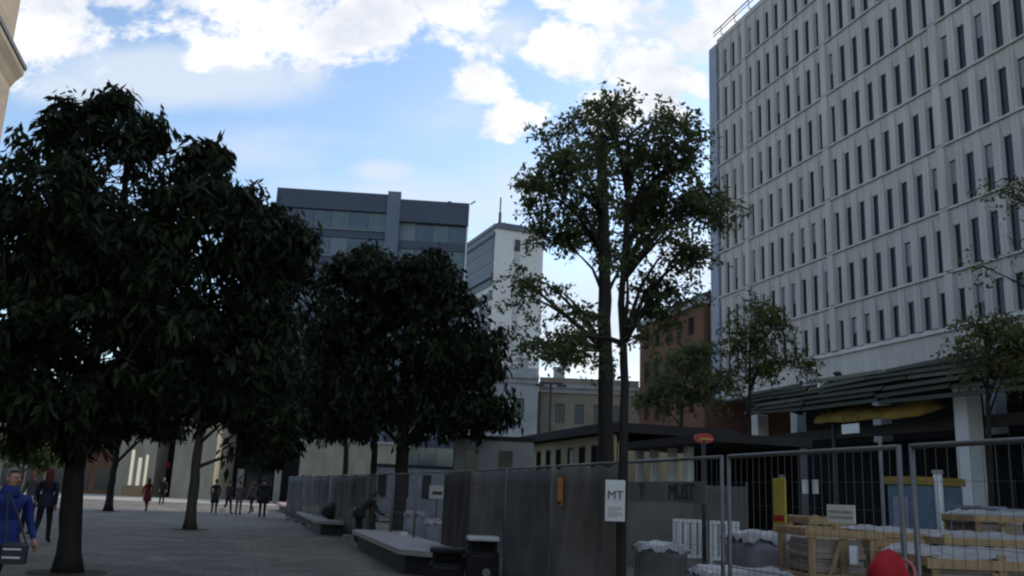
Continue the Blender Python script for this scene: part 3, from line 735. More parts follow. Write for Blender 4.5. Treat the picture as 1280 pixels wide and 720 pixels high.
tree('street_tree', 'dark olive tree in front of the red brick building', b, [b, at(852,580,Y), at(852,520,Y), at(855,480,Y)],
     [E(855,478,Y,38,44,1.8,1.0), E(830,500,Y,26,26,1.4,.4), E(880,470,Y,20,40,1.2,.4)], 190, dict(AIRY2, n=34, spread=1.0, len=(.16,.30)), LM_mid, M_bark, 12, rad=(.12,.06), twigs=True)
# light trees against the office
Y = 36.0
b = Vector((at(936,HY(936),Y).x, Y, 0))
tree('young_tree', 'small yellow green tree against the white office block, left of the canopy', b,
     [b, at(936,540,Y), at(937,480,Y), at(938,420,Y)],
     [E(938,415,Y,40,42,1.3,.8), E(930,455,Y,42,36,1.4,.6), E(970,450,Y,34,30,1.2,.35), E(905,480,Y,24,26,1.0,.2)],
     150, dict(AIRY2, n=34, spread=.8, len=(.12,.22)), LM_yel, M_bark, 14, rad=(.09,.04), twigs=True)
Y = 24.0
b = Vector((at(1236,HY(1236),Y).x, Y, 0))
tree('young_tree', 'small yellow green tree beside the timber canopy at the right edge', b,
     [b, at(1236,540,Y), at(1234,470,Y), at(1240,400,Y)],
     [E(1240,418,Y,45,28,1.2,.9), E(1275,420,Y,34,30,1.0,.5), E(1215,440,Y,30,18,.8,.25), E(1255,460,Y,50,18,1.0,.4)],
     135, dict(AIRY2, n=34, spread=.6, len=(.09,.16)), LM_yel, M_bark, 14, rad=(.08,.03), twigs=True)
Y = 13.5
b = Vector((at(1352,HY(1352),Y).x, Y, 0))
tree('young_tree', 'young tree outside the right edge reaching thin yellow twigs across the office windows', b,
     [b, at(1352,480,Y), at(1345,330,Y), at(1335,240,Y)],
     [E(1262,235,Y,30,22,.4,.25), E(1250,340,Y,40,14,.4,.12), E(1350,250,Y,60,60,.9,.7), E(1270,310,Y,26,24,.4,.1)],
     70, dict(AIRY, n=26, spread=.4), LM_yel, M_bark, 12, rad=(.07,.03), twigs=True)

# ------------------------------------------------------------------ benches
def bench(a0, b0, b1, label, mt):
    a1 = a0 + 1.3; e = empty('stone_bench', W((a0+a1)/2, b0), PHI, label, 'bench', 'stone benches in a row')
    ln = b1-b0; h = (a1-a0)/2
    mb = MB(); mb.prism([(-h*.35,0),(h*.75,0),(h,.5),(h,ln-.4),(h*.6,ln),(-h*.7,ln),(-h,ln-.5),(-h,.55)], .36, .46); mb.build('seat', mt, e)
    mb = MB(); mb.prism([(-h*.2,.25),(h*.6,.25),(h*.8,.6),(h*.8,ln-.6),(h*.5,ln-.25),(-h*.5,ln-.25),(-h*.75,ln-.6),(-h*.75,.7)], 0, .358); mb.build('base', M_bench_b, e)
    return e
bench(3.05, 17.3, 26.0, 'nearest long grey stone bench, beside the litter bins', M_granite)
bench(2.6, 31.3, 44.0, 'second long grey stone bench, with a dark bag on it', M_granite)
bench(2.5, 54.3, 64.0, 'farthest stone bench, pinkish, with a person in pink on it', M_granite_r)
# things on benches
mb = MB(); mb.ball((0,0,.27),(.44,.3,.28),14,0,.12,3); hb = mb.build('holdall', M_bench_b, None, at(415,644,28.0)*1.0, .4, True)
hb.location = (*W(3.3,33.6)[:2], .46); tag(hb, 'dark rounded holdall lying on the second stone bench', 'bag')
st = MB(); st.tube([(-.15,0,.44),(-.08,0,.58),(.08,0,.58),(.15,0,.44)],.018,6); st.build('strap', M_frame, hb)
mb = MB(); mb.bbox(-.09,.09,-.09,.09,0,.12,.015); o = mb.build('takeaway_box', M_sign_w, None, (*W(4.0,23.0)[:2],.461), PHI+.4); tag(o,'small white takeaway box on the nearest stone bench','box')
lid = MB(); lid.box(-.095,.095,-.095,.095,.121,.135); lid.build('lid', M_bench_b, o)

# ------------------------------------------------------------------ bins
def bin_(px0, px1, Y, h, label, lid):
    p0 = at(px0,HY(px0),Y); p1 = at(px1,HY(px1),Y); wd = p1.x-p0.x
    e = empty('litter_bin', ((p0.x+p1.x)/2, Y+wd/2, 0), R(4), label, 'bin', 'black litter bins')
    mb = MB(); mb.bbox(-wd/2,wd/2,-wd/2,wd/2,.06,h-.22,.025); mb.build('body', M_bin, e)
    mb = MB(); mb.box(-wd/2+.03,wd/2-.03,-wd/2+.03,wd/2-.03,0,.06); mb.build('plinth', M_frame, e)
    mb = MB()
    for sx in (-1,1):
        for sy in (-1,1): mb.box(sx*(wd/2-.05)-.02,sx*(wd/2-.05)+.02,sy*(wd/2-.05)-.02,sy*(wd/2-.05)+.02,h-.222,h-.06)
    mb.box(-wd/2+.05,wd/2-.05,.02,wd/2-.05,h-.222,h-.06); mb.build('mouth_frame', M_bin, e)
    mb = MB(); mb.bbox(-wd/2-.01,wd/2+.01,-wd/2-.01,wd/2+.01,h-.06,h,.02); mb.build('lid', lid, e)
    mb = MB(); mb.tube([(0.06,-wd/2-.002,h-.52),(0.06,-wd/2-.012,h-.52)],.062,18); mb.build('emblem', M_galv, e)
    mb = MB(); mb.box(-wd/2+.08,wd/2-.1,-wd/2-.006,-wd/2-.0005,h-.30,h-.27); mb.build('label_strip', M_bench_b, e)
bin_(586, 626, 14.2, .92, 'taller black litter bin with a pale lid and round emblem', M_bin_lid)
bin_(541, 584, 14.6, .70, 'lower black litter bin at the end of the nearest stone bench', M_bin)

# ------------------------------------------------------------------ fence panels
FA = 4.35; PL = 2.40
def wavy(y0, y1, z0, z1, x, seed):
    mb = MB(); r = random.Random(seed); nx, nz = 26, 8; ph = r.uniform(0,6)
    def p(i,k):
        t = i/nx; s_ = k/nz
        edge = 1 if 0 < i < nx and 0 < k < nz else .2
        d = edge*(.022*math.sin(t*21+ph+s_*2.0)+.018*math.sin(t*9+s_*5+ph*2)+.012*math.sin(s_*14+t*4))
        return (x+d, y0+(y1-y0)*t, z0+(z1-z0)*s_ + (.02*math.sin(t*25+ph) if k == nz else 0))
    vs = [p(i,k) for i in range(nx+1) for k in range(nz+1)] + [(p(i,k)[0]+.006,)+p(i,k)[1:] for i in range(nx+1) for k in range(nz+1)]
    q = (nx+1)*(nz+1); fs = []
    for i in range(nx):
        for k in range(nz):
            a = i*(nz+1)+k; fs.append([a,a+1,a+nz+2,a+nz+1]); fs.append([q+a,q+a+nz+1,q+a+nz+2,q+a+1])
    for i in range(nx):
        a = i*(nz+1); fs.append([a,a+nz+1,q+a+nz+1,q+a]); a += nz; fs.append([a,q+a,q+a+nz+1,a+nz+1])
    mb.add(vs, fs); return mb
FENCE = {}
def panel(b, label, sheet=None, a=FA, seed=0, turn=0.0):
    e = empty('fence_panel', W(a, b), PHI+turn, label, 'fence', 'temporary works fence panels')
    if 'fr' not in FENCE:
        mb = MB(); r = .019
        mb.tube([(0,.04,.0),(0,.04,2.0)], r, 8); mb.tube([(0,PL-.04,0),(0,PL-.04,2.0)], r, 8); mb.tube([(0,.04,1.985),(0,PL-.04,1.985)], r, 8); mb.tube([(0,.04,.16),(0,PL-.04,.16)], r, 8)
        mb.tube([(0,.04,1.0),(0,PL-.04,1.0)], .005, 6)
        fr = mb.build('frame', M_galv, e, smooth=True)
        mb = MB(); y = .14
        while y < PL-.1: mb.box(-.0014,.0014,y-.0014,y+.0014,.17,1.97); y += .10
        for z in np.arange(.35,1.95,.2): mb.box(-.004,-.0021,.06,PL-.06,z-.0014,z+.0014)
        wr = mb.build('mesh', M_wire, e)
        mb = MB(); mb.bbox(-.32,.32,-.11,.11,0,.13,.02); ft = mb.build('foot', M_foot, e)
        FENCE.update(fr=fr, wr=wr, ft=ft)
    else:
        for k in ('fr','wr','ft'):
            c = FENCE[k].copy(); COL.objects.link(c); c.parent = e
    if sheet: wavy(.02, PL-.02, .12, 1.95, -.035, seed).build('sheet', sheet, e, smooth=True)
    return e
spec = [(.40,None,'open mesh fence panel nearest the camera at the right edge'),(2.85,None,'open mesh fence panel in front of the wooden crates'),
        (5.30,None,'open mesh fence panel hung with the yellow board'),(7.75,None,'open mesh fence panel in front of the slatted barriers'),(10.20,M_sheet_g,'brown grey sheeted fence panel behind the white letter sign'),
        (12.65,M_sheet_b,'dark blue grey sheeted fence panel behind the tall litter bin')]
for i,(b,sh_,lab) in enumerate(spec): panel(b, lab, sh_, seed=i)
far = [(M_sheet_l,'pale grey sheeted fence panel just past the dark blue one'),(M_sheet_br,'dark brown sheeted fence panel past the pale grey one'),
       (None,'open fence panel just past the dark brown sheet'),(None,'open fence panel right of the central trunk, nearer one'),(None,'open fence panel right of the central trunk, farther one'),
       (M_sheet_l,'sheeted fence panel directly behind the central trunk'),(M_sheet_b,'dark sheeted fence panel behind the bending person'),
       (M_sheet_g,'brownish sheeted fence panel behind the second bench, right half'),(M_sheet_b,'dark sheeted fence panel behind the second bench, middle'),(M_sheet_g,'brownish sheeted fence panel behind the second bench, left part'),
       (M_sheet_l,'pale sheeted fence panel beyond the second bench'),(M_sheet_b,'dark sheeted fence panel near the far end of the fence line'),(M_sheet_b,'farthest sheeted fence panel, nearest to the person in pink')]
b = 15.1
for i,(sh_,lab) in enumerate(far):
    panel(b, lab, sh_, a=FA-max(0,b-20)*.075, seed=20+i, turn=(math.atan(.075) if b > 18 else 0)); b += 2.45

def fence_board(px, y0, y1, w_px, m, label, extra=None):
    p = onaxis(px, FA-.07); s_ = p.y/(F/cp)
    z1 = at(px,y0,p.y).z; z0 = at(px,y1,p.y).z; wd = w_px*s_/ (abs(math.cos(PHI))*.38+.62*.9)
    e = empty('hanging_board', (p.x,p.y,z0), PHI - R(72), label, 'board', None)
    mb = MB(); mb.bbox(-wd/2,wd/2,-.012,.012,0,z1-z0,.004); mb.build('panel', m, e)
    mb = MB(); mb.box(-wd/2+.01,wd/2-.01,-.016,-.0125,.02,.07); mb.build('band', extra or M_red, e)
    mb = MB(); mb.box(-.01,.01,-.008,.06,z1-z0,z1-z0+.03); mb.build('hook', M_galv, e)
fence_board(975, 598, 655, 17, M_tag_y, 'tall narrow yellow board hung on the open fence')
fence_board(700, 597, 633, 8, M_tag_o, 'narrow orange board hung between the sheeted fence panels', M_ink)
# letter sign on the slender trunk
p = at(768.5, 651.5, 9.75); pt = at(768.5,600,9.75); wd = 25*9.75/(F/cp); h = pt.z-p.z
e = empty('letter_sign', p, 0, 'white sign lettered in black, fixed beside the slender trunk', 'sign')
mb = MB(); mb.bbox(-wd/2,wd/2,-.008,.008,0,h,.003); mb.build('board', M_sign_w, e)
lettering('MT', .125, M_ink, e, (0,-.011,h*.62), (R(90),0,0))
mb = MB()
for q in range(6):
    zq = h*(.10+.045*q); mb.box(-wd/2+.03,wd/2-.03-(.05 if q in (0,3) else 0),-.0105,-.0085,zq,zq+h*.017)
mb.build('small_print', mat('grey_print_line', (.30,.30,.30), .6, 0), e)
mb = MB(); mb.box(.02,.11,.009,.09,h*.5,h*.54); mb.build('strap', M_galv, e)
# lettered banner tied along the open fence, hoarding deeper in the yard
pL, pR_ = onaxis(786, FA-.06), onaxis(884, FA-.06)
ub = AB(pL)[1]-AB(pR_)[1]
zt, zb_ = at(835,602,(pL.y+pR_.y)/2).z, at(835,628,(pL.y+pR_.y)/2).z
e = empty('site_banner', (pL.x,pL.y,zb_), PHI-R(90), 'dark grey banner lettered T MUST tied along the fence', 'banner')
mb = MB(); n = 20; vs = []
for i in range(n+1):
    t = i/n; y = .008*math.sin(t*17)+.006*math.sin(t*31)
    vs += [(t*ub,y,0),(t*ub,y,zt-zb_),(t*ub,y+.004,zt-zb_),(t*ub,y+.004,0)]
fs = [[i*4+k,i*4+(k+1)%4,(i+1)*4+(k+1)%4,(i+1)*4+k] for i in range(n) for k in range(4)]+[[3,2,1,0],[n*4+k for k in range(4)]]
mb.add(vs, fs); mb.build('sheet', M_banner, e)
def bpos(px): return AB(pL)[1]-AB(onaxis(px,FA-.06))[1]
lettering('T', (zt-zb_)*.95, M_ink, e, (bpos(803),-.018,(zt-zb_)*.5), (R(90),0,0))
lettering('MUST', (zt-zb_)*1.08, M_ink, e, (bpos(853),-.018,(zt-zb_)*.48), (R(90),0,0))
e = empty('yard_hoarding', (at(772,HY(772),21).x, 21.0, 0), R(-3), 'plain brown grey hoarding deep in the yard behind the slatted barriers', 'hoarding')
LNB = 2.9
for x in (0, LNB): mb = MB(); mb.tube([(x,0.03,0),(x,.03,2.05)],.025,8); mb.build('post', M_galv, e)
mb = MB(); mb.box(.02,LNB-.02,-.012,-.0,.1,1.95); mb.build('sheet', M_sheet_g, e)

# ------------------------------------------------------------------ slatted barriers
def barrier(px0, px1, Y, label, sl):
    p0 = at(px0,HY(px0),Y); p1 = at(px1,HY(px1),Y); ln = p1.x-p0.x
    e = empty('slatted_barrier', (p0.x,Y,0), R(3), label, 'barrier', 'white slatted barriers')
    mb = MB(); mb.box(0,ln,-.02,.02,1.18,1.24); mb.box(0,ln,-.02,.02,.52,.58); mb.box(0,.05,-.019,.019,0,1.18); mb.box(ln-.05,ln,-.019,.019,0,1.18); mb.build('frame', M_barrier, e)
    mb = MB(); st_ = (ln-.1)/sl
    for i in range(sl): mb.box(.05+i*st_+st_*.16,.05+(i+1)*st_-st_*.12,-.012,.012,.58,1.18)
    mb.build('slats', M_barrier, e)
    mb = MB(); mb.box(0,.06,-.25,.25,0,.05); mb.box(ln-.06,ln,-.25,.25,0,.05); mb.build('feet', M_frame, e)
barrier(841, 884, 18.0, 'white slatted barrier beneath the banner lettering', 4)
barrier(887, 924, 17.6, 'white slatted barrier beside the wrapped grey pallet', 4)

# ------------------------------------------------------------------ pallets and crates
def pallet_base(mb, wd, dp, mi):
    for x in (-wd/2, -.05, wd/2-.1): mb.box(x,x+.1,-dp/2,dp/2,.02,.10,mi)
    for y in np.linspace(-dp/2,dp/2-.1,6): mb.box(-wd/2,wd/2,y,y+.1,.10,.125,mi)
    for y in (-dp/2,-.05,dp/2-.1): mb.box(-wd/2,wd/2,y,y+.1,0,.02,mi)
def crumple(mb, wd, dp, z, amp, seed, drop=.18, mi=0):
    r = random.Random(seed); n = 26; v = []; ph = [r.uniform(0,6) for _ in range(8)]
    for i in range(n+1):
        for j in range(n+1):
            tx, ty = i/n, j/n; x = -wd/2+wd*tx; y = -dp/2+dp*ty
            w_ = .5+.25*math.sin(tx*9+ph[0]+ty*3)+.15*math.sin(ty*13+ph[1]-tx*5)+.12*math.sin((tx+ty)*21+ph[2])+.10*abs(math.sin((tx*1.3-ty)*17+ph[3]))
            ed = min(i,n-i,j,n-j)
            zz = z + amp*w_ if ed > 1 else (z + .3*amp*w_ if ed == 1 else z - drop*(.55+.3*math.sin((tx+ty*1.7)*15+ph[4])+.15*math.sin((tx-ty)*37+ph[5])))
            k = 1.03 + .02*math.sin((tx-ty)*23+ph[6]) if ed == 0 else 1.0
            v.append((x*k,y*k,zz))
    m_ = (n+1)**2
    v += [(a,b_,c-.008) for a,b_,c in v]; f = []
    for i in range(n):
        for j in range(n):
            a = i*(n+1)+j; f.append([a,a+n+1,a+n+2,a+1]); f.append([m_+a,m_+a+1,m_+a+n+2,m_+a+n+1])
    mb.add(v, f, mi)
def wrapped(px0, px1, Y, h, m, label, seed, rot=0.1, dp=.9):
    p0 = at(px0,HY(px0),Y); p1 = at(px1,HY(px1),Y); wd = p1.x-p0.x
    e = empty('wrapped_pallet', ((p0.x+p1.x)/2, Y+dp/2, 0), rot, label, 'pallet', 'wrapped pallets in the yard')
    mb = MB(); pallet_base(mb, wd, dp, 0); mb.build('pallet', M_wood_d, e)
    mb = MB(); mb.ball((0,0,0),1,4); mb = MB(); r = random.Random(seed); n = 28; lv = 6; vs = []
    for k in range(lv+1):
        z = .126+(h-.126)*k/lv
        for i in range(n):
            t = 2*math.pi*i/n; c_, s_ = math.cos(t), math.sin(t); q = (abs(c_)**8+abs(s_)**8)**(-1/8)
            j = 1+.03*(r.random()-.5)-(.05 if k == lv else 0)
            vs.append((c_*q*wd/2*j, s_*q*dp/2*j, z))
    fs = [[k*n+i,k*n+(i+1)%n,(k+1)*n+(i+1)%n,(k+1)*n+i] for k in range(lv) for i in range(n)] + [[lv*n+i for i in range(n)]]
    mb.add(vs, fs); mb.build('load', m, e, smooth=True)
    mb = MB(); crumple(mb, wd*1.02, dp*1.02, h+.02, .07, seed, .10); mb.build('film', M_plastic, e, smooth=True)
wrapped(926, 1004, 12.2, 1.14, M_wrap, 'tall grey wrapped pallet with loose white film behind the yellow board', 4)
wrapped(884, 1000, 10.6, .76, M_wrap_b, 'low blue grey wrapped pallet in front of the tall grey one', 9, .05)
wrapped(505, 530, 25.0, .95, M_wrap_b, 'blue grey wrapped pallet far behind the open fence, by the central trunk', 21)
wrapped(530, 552, 23.5, .8, M_wrap, 'grey wrapped pallet far behind the open fence, right of its blue grey neighbour', 22)
wrapped(801, 862, 15.0, .82, M_sheet_g, 'brown grey covered pallet below the slatted barriers', 14, -.05)
def crate(px0, px1, Y, h, label, seed, fill, dp=.9, rot=.08, film=True, wide=None):
    p0 = at(px0,HY(px0),Y); p1 = at(px1,HY(px1),Y); wd = wide or (p1.x-p0.x)
    e = empty('timber_crate', (p0.x+wd/2, Y+dp/2, 0), rot, label, 'crate', 'timber crates of stone in the yard')
    mb = MB(); pallet_base(mb, wd, dp, 0); mb.build('pallet', M_wood_d, e)
    t = .09; k = 0
    for x in (-wd/2, -wd/2+wd*.48, wd/2-t):
        for y in (-dp/2, dp/2-.03):
            j1, j2 = random.uniform(-.015,.015), random.uniform(-.03,.03)
            mb = MB(); mb.bbox(x+j1,x+t+j1,y,y+.03,.126,h+j2,.006); mb.build('upright', M_wood if random.random() < .7 else M_wood_d, e)
    for z in (.2, h*.55, h-.1):
        mb = MB()
        for y in (-dp/2-.022, dp/2+.001): j1 = random.uniform(-.03,.03); j2 = random.uniform(-.02,.02); mb.bbox(-wd/2-.02+j1,wd/2+.02+j1,y,y+.021,z+j2,z+.09+j2,.005)
        for x in (-wd/2-.022, wd/2+.001): mb.box(x,x+.021,-dp/2,dp/2,z,z+.09)
        mb.build('rail', M_wood if z > .3 else M_wood_d, e)
    mb = MB(); mb.tube([(-wd/2+.05,-dp/2-.03,.25),(-wd/2+wd*.46,-dp/2-.03,h-.15)],.03,4); mb.build('brace', M_wood, e)
    mb = MB(); r = random.Random(seed); z = .127
    while z < h-.14:
        q = r.uniform(.05,.09); d = r.uniform(.0,.04); mb.bbox(-wd/2+.1+d,wd/2-.1-d,-dp/2+.05+d,dp/2-.05,z,z+q-.006,.008); z += q
    mb.build('stone_slabs', fill, e)
    if film: mb = MB(); crumple(mb, wd*.99, dp*.99, h+.01, .07, seed, .07); mb.build('film', M_plastic, e, smooth=True)
    return wd
crate(1003, 1092, 10.7, 1.33, 'open pine crate left of the red hood', 3, M_slab, film=False)
crate(1150, 1330, 8.9, 1.16, 'pine crate with white film on top at the right edge', 5, M_slab, dp=1.0)
crate(1062, 1170, 12.4, 1.27, 'long low crate of pinkish stone behind, left of its neighbour', 8, M_slab, film=True)
crate(1172, 1300, 12.0, 1.26, 'long low crate of pinkish stone behind, under the grey cabinets', 11, M_slab, film=True)
crate(1092, 1150, 10.9, 1.24, 'narrow pine crate between the open crate and the film covered one', 17, M_slab, film=False)
crate(1010, 1064, 13.6, 1.42, 'tall pine crate behind the open one, next to the grey wrapped pallet', 19, M_slab, film=False)
crate(1215, 1290, 13.8, 1.55, 'tallest pine crate at the back, beneath the utility cabinets', 23, M_slab, film=True)
p = at(1066, 648, 10.6)
e = empty('paper_notice', (p.x,10.62,p.z), .08, 'white paper notice stapled to the open pine crate', 'notice'); e.location.z = 1.03
mb = MB(); mb.box(-.05,.05,-.004,0,-.08,.12); mb.build('sheet', M_sign_w, e)
p = onaxis(1051, FA-.05)
e = empty('paper_notice', (p.x,p.y,1.45), PHI-R(72), 'white notice tied to the open fence above the pine crate', 'notice')
mb = MB(); mb.bbox(-.12,.12,-.006,.006,0,.13,.002); mb.build('sheet', M_sign_w, e); mb = MB(); mb.box(-.1,.1,-.008,-.0062,.03,.05); mb.box(-.1,.1,-.008,-.0062,.07,.09); mb.build('print', M_ink_g, e)
# sandbags at the fence foot
for (a,b,lab,s_) in ((3.9,12.65,'pale sandbag on the fence foot by the dark blue sheet',1),(3.8,12.1,'pale sandbag nearer the brown sheet, beside its twin',2)):
    mb = MB(); mb.ball((0,0,.12),(.32,.2,.13),14,0,.1,s_); o = mb.build('sandbag', M_foot, None, W(a,b,0), PHI+.3*s_, True); tag(o, lab, 'sandbag', 'sandbags at the fence')
    kn = MB(); kn.tube([(.28,0,.13),(.36,0,.16)],[.05,.07],8); kn.build('tied_end', M_foot, o, smooth=True)

# ------------------------------------------------------------------ red oval sign on a pole, lamps
p = at(880,HY(880),17.0)
e = empty('street_sign', (p.x,17.0,0), 0, 'red oval sign on a dark pole behind the fence', 'sign')
mb = MB(); ZS = at(880,548,17).z; mb.tube([(0,0,0),(0,0,ZS-.02)],.04,10); mb.build('pole', M_lamp, e, smooth=True)
mb = MB(); n = 24
mb.add([(.19*math.cos(2*math.pi*i/n),-.03,ZS+.095*math.sin(2*math.pi*i/n)) for i in range(n)]+[(.19*math.cos(2*math.pi*i/n),.03,ZS+.095*math.sin(2*math.pi*i/n)) for i in range(n)],
       [list(range(n)),list(range(2*n-1,n-1,-1))]+[[(i+1)%n,i,n+i,n+(i+1)%n] for i in range(n)])
mb.build('oval_board', M_red, e)
mb = MB(); mb.box(-.08,.16,-.036,-.031,ZS-.03,ZS+.005); mb.build('stripe', M_tag_o, e)
p = at(684,HY(684),58.0)
e = empty('lamp_post', (p.x,58,0), 0, 'slim dark lamp post in front of the brown stone terrace', 'lamp post')
mb = MB(); mb.tube([(0,0,0),(0,0,1.2),(0,0,8.6)],[.16,.1,.08],10); mb.build('pole', M_lamp, e, smooth=True)
mb = MB(); mb.box(-.75,.75,-.06,.06,8.6,8.72); mb.build('arm', M_lamp, e)
for x in (-.7,.7): mb = MB(); mb.bbox(x-.3,x+.3,-.14,.14,8.46,8.598,.03); mb.build('lamp_head', M_lamp, e)
p = at(1046,HY(1046),46.0)
e = empty('lamp_post', (p.x,46,0), R(10), 'twin headed lamp post against the white fascia of the office block', 'lamp post')
mb = MB(); mb.tube([(0,0,0),(0,0,1.2),(0,0,8.05)],[.16,.12,.1],10); mb.build('pole', M_lamp, e, smooth=True)
mb = MB(); mb.tube([(0,0,7.9),(.3,0,8.25),(.8,0,8.2)],.05,6); mb.tube([(0,0,7.8),(-.35,0,8.0),(-.55,0,7.9)],.05,6); mb.build('arm', M_lamp, e, smooth=True)
mb = MB(); mb.ball((.32,0,8.32),(.24,.16,.12),10); mb.build('lamp_head', M_lamp, e, smooth=True)
mb = MB(); mb.ball((-.6,0,7.55),(.2,.2,.36),10); mb.build('globe', M_lampw, e, smooth=True)

# clutter behind the far fence
for px, Y, z0, z1, wd, m, lab in ((543,27.5,1.35,1.75,.50,M_sign_w,'white rectangular sign above the far fence'),(594,24.5,1.55,1.9,.5,M_red,'red and white sign above the pale sheeted fence')):
    p = at(px,HY(px),Y); e = empty('site_sign', (p.x,Y+1.2,0), 0, lab, 'sign')
    mb = MB(); mb.tube([(0,.03,0),(0,.03,z1)],.03,6); mb.build('pole', M_galv, e)
    mb = MB(); mb.box(-wd/2,wd/2,-.02,0,z0,z1); mb.build('board', m, e)
    mb = MB(); mb.box(-wd*.3,wd*.3,-.026,-.0205,z0+.12,z0+.22); mb.build('stripe', M_ink if m is M_sign_w else M_sign_w, e)
for px, Y, h, wd, m, lab in ((615,30,3.3,2.6,M_conc_d,'pale site cabin left of the cream kiosk'),(525,46,2.7,5.0,M_wrap_b,'long blue grey site cabin far behind the fence')):
    p = at(px,HY(px),Y); e = empty('site_cabin', (p.x-wd/2,Y,0), R(2), lab, 'cabin')
    mb = MB(); mb.bbox(0,wd,0,2.4,.15,h,.04); mb.build('wall', m, e)
    mb = MB(); mb.box(-.05,wd+.05,-.08,2.5,h+.001,h+.12); mb.build('roof', M_kroof, e)
    for x in np.arange(.6,wd-.4,1.1): mb = MB(); mb.box(x-.22,x+.22,-.03,-.002,h-1.5,h-.35); mb.build('window', M_glass, e)
    mb = MB(); mb.box(.1,.3,.2,2.2,0,.15); mb.box(wd-.3,wd-.1,.2,2.2,0,.15); mb.build('skid', M_frame, e)

# ------------------------------------------------------------------ people
SKIN = mat('skin', (.36,.20,.14), .55, .05, 10); HAIRS = {}
def clothm(name, col): return mat('cloth_'+name, col, .85, .12, 12, .3)
def hand(mb, wrist, d, side, mi):
    d = Vector(d).normalized(); s_ = Vector(side).normalized(); nrm = d.cross(s_)
    palm = wrist + d*.05
    mb.tube([wrist-d*.01, wrist+d*.03, wrist+d*.085], [.026,.036,.034], 8, mi)
    for i,(o_,l) in enumerate(((-.026,.070),(-.009,.080),(.009,.075),(.026,.058))):
        b_ = wrist + d*.075 + s_*o_
        mb.tube([b_, b_+d*l*.45+nrm*.004, b_+d*l*.75+nrm*.018, b_+d*l*.95+nrm*.034], [.0095,.009,.008,.006], 6, mi)
    b_ = wrist + d*.025 - s_*.026
    mb.tube([b_, b_ - s_*.022 + d*.025, b_ - s_*.026 + d*.058 + nrm*.01], [.012,.0105,.007], 6, mi)
def person(loc, heading, H, label, cols, pose='stand', hair='short', phase=0.3, arm=0.25, coat=0.0, lean=0.0, hood=None, group=None, seat=.46, turn=0.0, wide=1.0):
    """front is local +y; cols = (top, trousers, shoes, hair)"""
    k = H/1.75; e = empty('person', loc, heading, label, 'person', group)
    top, trs, sho, hr = cols
    V = lambda *p: Vector(p)
    P = {}
    hz = .94; sit = pose == 'sit'
    if sit: hz = seat/k + .10
    P['pel'] = V(0,0,hz)
    ln = math.sin(lean); lc = math.cos(lean)
    up = lambda t, x=0: V(x, t*ln, hz + t*lc)
    P['waist'] = up(.14); P['chest'] = up(.34); P['neck0'] = up(.50); P['neck1'] = up(.57)
    hd = up(.57)
    P['jaw'] = hd + V(0,.02,.045); P['head'] = hd + V(0,.012,.115); P['crown_'] = hd + V(0,.0,.185)
    for s_, n in ((-1,'l'),(1,'r')):
        P['sh'+n] = up(.46, s_*.165*wide)
        sw = phase*s_ if pose == 'walk' else 0.03*s_
        P['hip'+n] = V(s_*.09,0,hz-.04)
        if sit:
            P['kn'+n] = V(s_*.12,.42,hz-.03); P['an'+n] = V(s_*.12,.46,.09); P['to'+n] = V(s_*.13,.62,.045)
        else:
            P['kn'+n] = V(s_*.095, math.sin(sw)*.43+.03, .50+(1-math.cos(sw))*.1); an = math.sin(sw)*.82-(.12 if sw < -.1 else 0)
            P['an'+n] = V(s_*.10, an, .09 + (.10 if sw < -.1 else 0)); P['to'+n] = P['an'+n] + V(s_*.02,.15,-.05 - (.03 if sw < -.1 else 0))
        aa = (-sw*.9 if pose == 'walk' else arm*(1 if n == 'r' else .6))
        if pose in ('stand','walk'):
            P['el'+n] = P['sh'+n] + V(s_*.06, math.sin(aa)*.27-.02, -.28); f = aa+.35 if pose == 'walk' else aa*2.2+.1
            P['wr'+n] = P['el'+n] + V(-s_*.01, math.sin(f)*.25, -math.cos(f)*.25)
        else:
            P['el'+n] = P['sh'+n] + V(s_*.05,.12,-.24); P['wr'+n] = P['el'+n] + V(-s_*.08,.22,-.05)
    edges = [('pel','waist','top'),('waist','chest','top'),('chest','neck0','top'),('neck0','neck1','skin'),('neck1','jaw','skin'),('jaw','head','skin'),('head','crown_','skin')]
    for n in 'lr':
        edges += [('chest','sh'+n,'top'),('sh'+n,'el'+n,'top'),('el'+n,'wr'+n,'top'),('pel','hip'+n,'trs'),('hip'+n,'kn'+n,'trs'),('kn'+n,'an'+n,'trs'),('an'+n,'to'+n,'sho')]
    rad = dict(pel=(.15*wide,.115),waist=(.135*wide,.10),chest=(.155*wide,.11),neck0=(.085,.07),neck1=(.055,.058),jaw=(.065,.078),head=(.078,.095),crown_=(.055,.068))
    for n in 'lr':
        rad.update({'sh'+n:(.066*wide,.066),'el'+n:(.047*wide,.047),'wr'+n:(.034,.034),'hip'+n:(.098,.10),'kn'+n:(.062,.064),'an'+n:(.044,.05),'to'+n:(.04,.035)})
    names = list(P); ix = {n:i for i,n in enumerate(names)}
    me = bpy.data.meshes.new('tmpbody'); me.from_pydata([tuple(P[n]*k) for n in names], [(ix[a],ix[b]) for a,b,_ in edges], []); me.update()
    t = bpy.data.objects.new('tmpbody', me); COL.objects.link(t)
    sm = t.modifiers.new('s','SKIN'); sm.use_smooth_shade = True
    sk = me.skin_vertices[0].data
    for n in names: sk[ix[n]].radius = (rad[n][0]*k, rad[n][1]*k); sk[ix[n]].use_root = (n == 'pel')
    su = t.modifiers.new('d','SUBSURF'); su.levels = 2; su.render_levels = 2
    bpy.context.view_layer.update()
    bm_ = bpy.data.meshes.new_from_object(t.evaluated_get(bpy.context.evaluated_depsgraph_get()))
    bpy.data.objects.remove(t)
    mi = {'top':0,'trs':1,'skin':2,'sho':3}
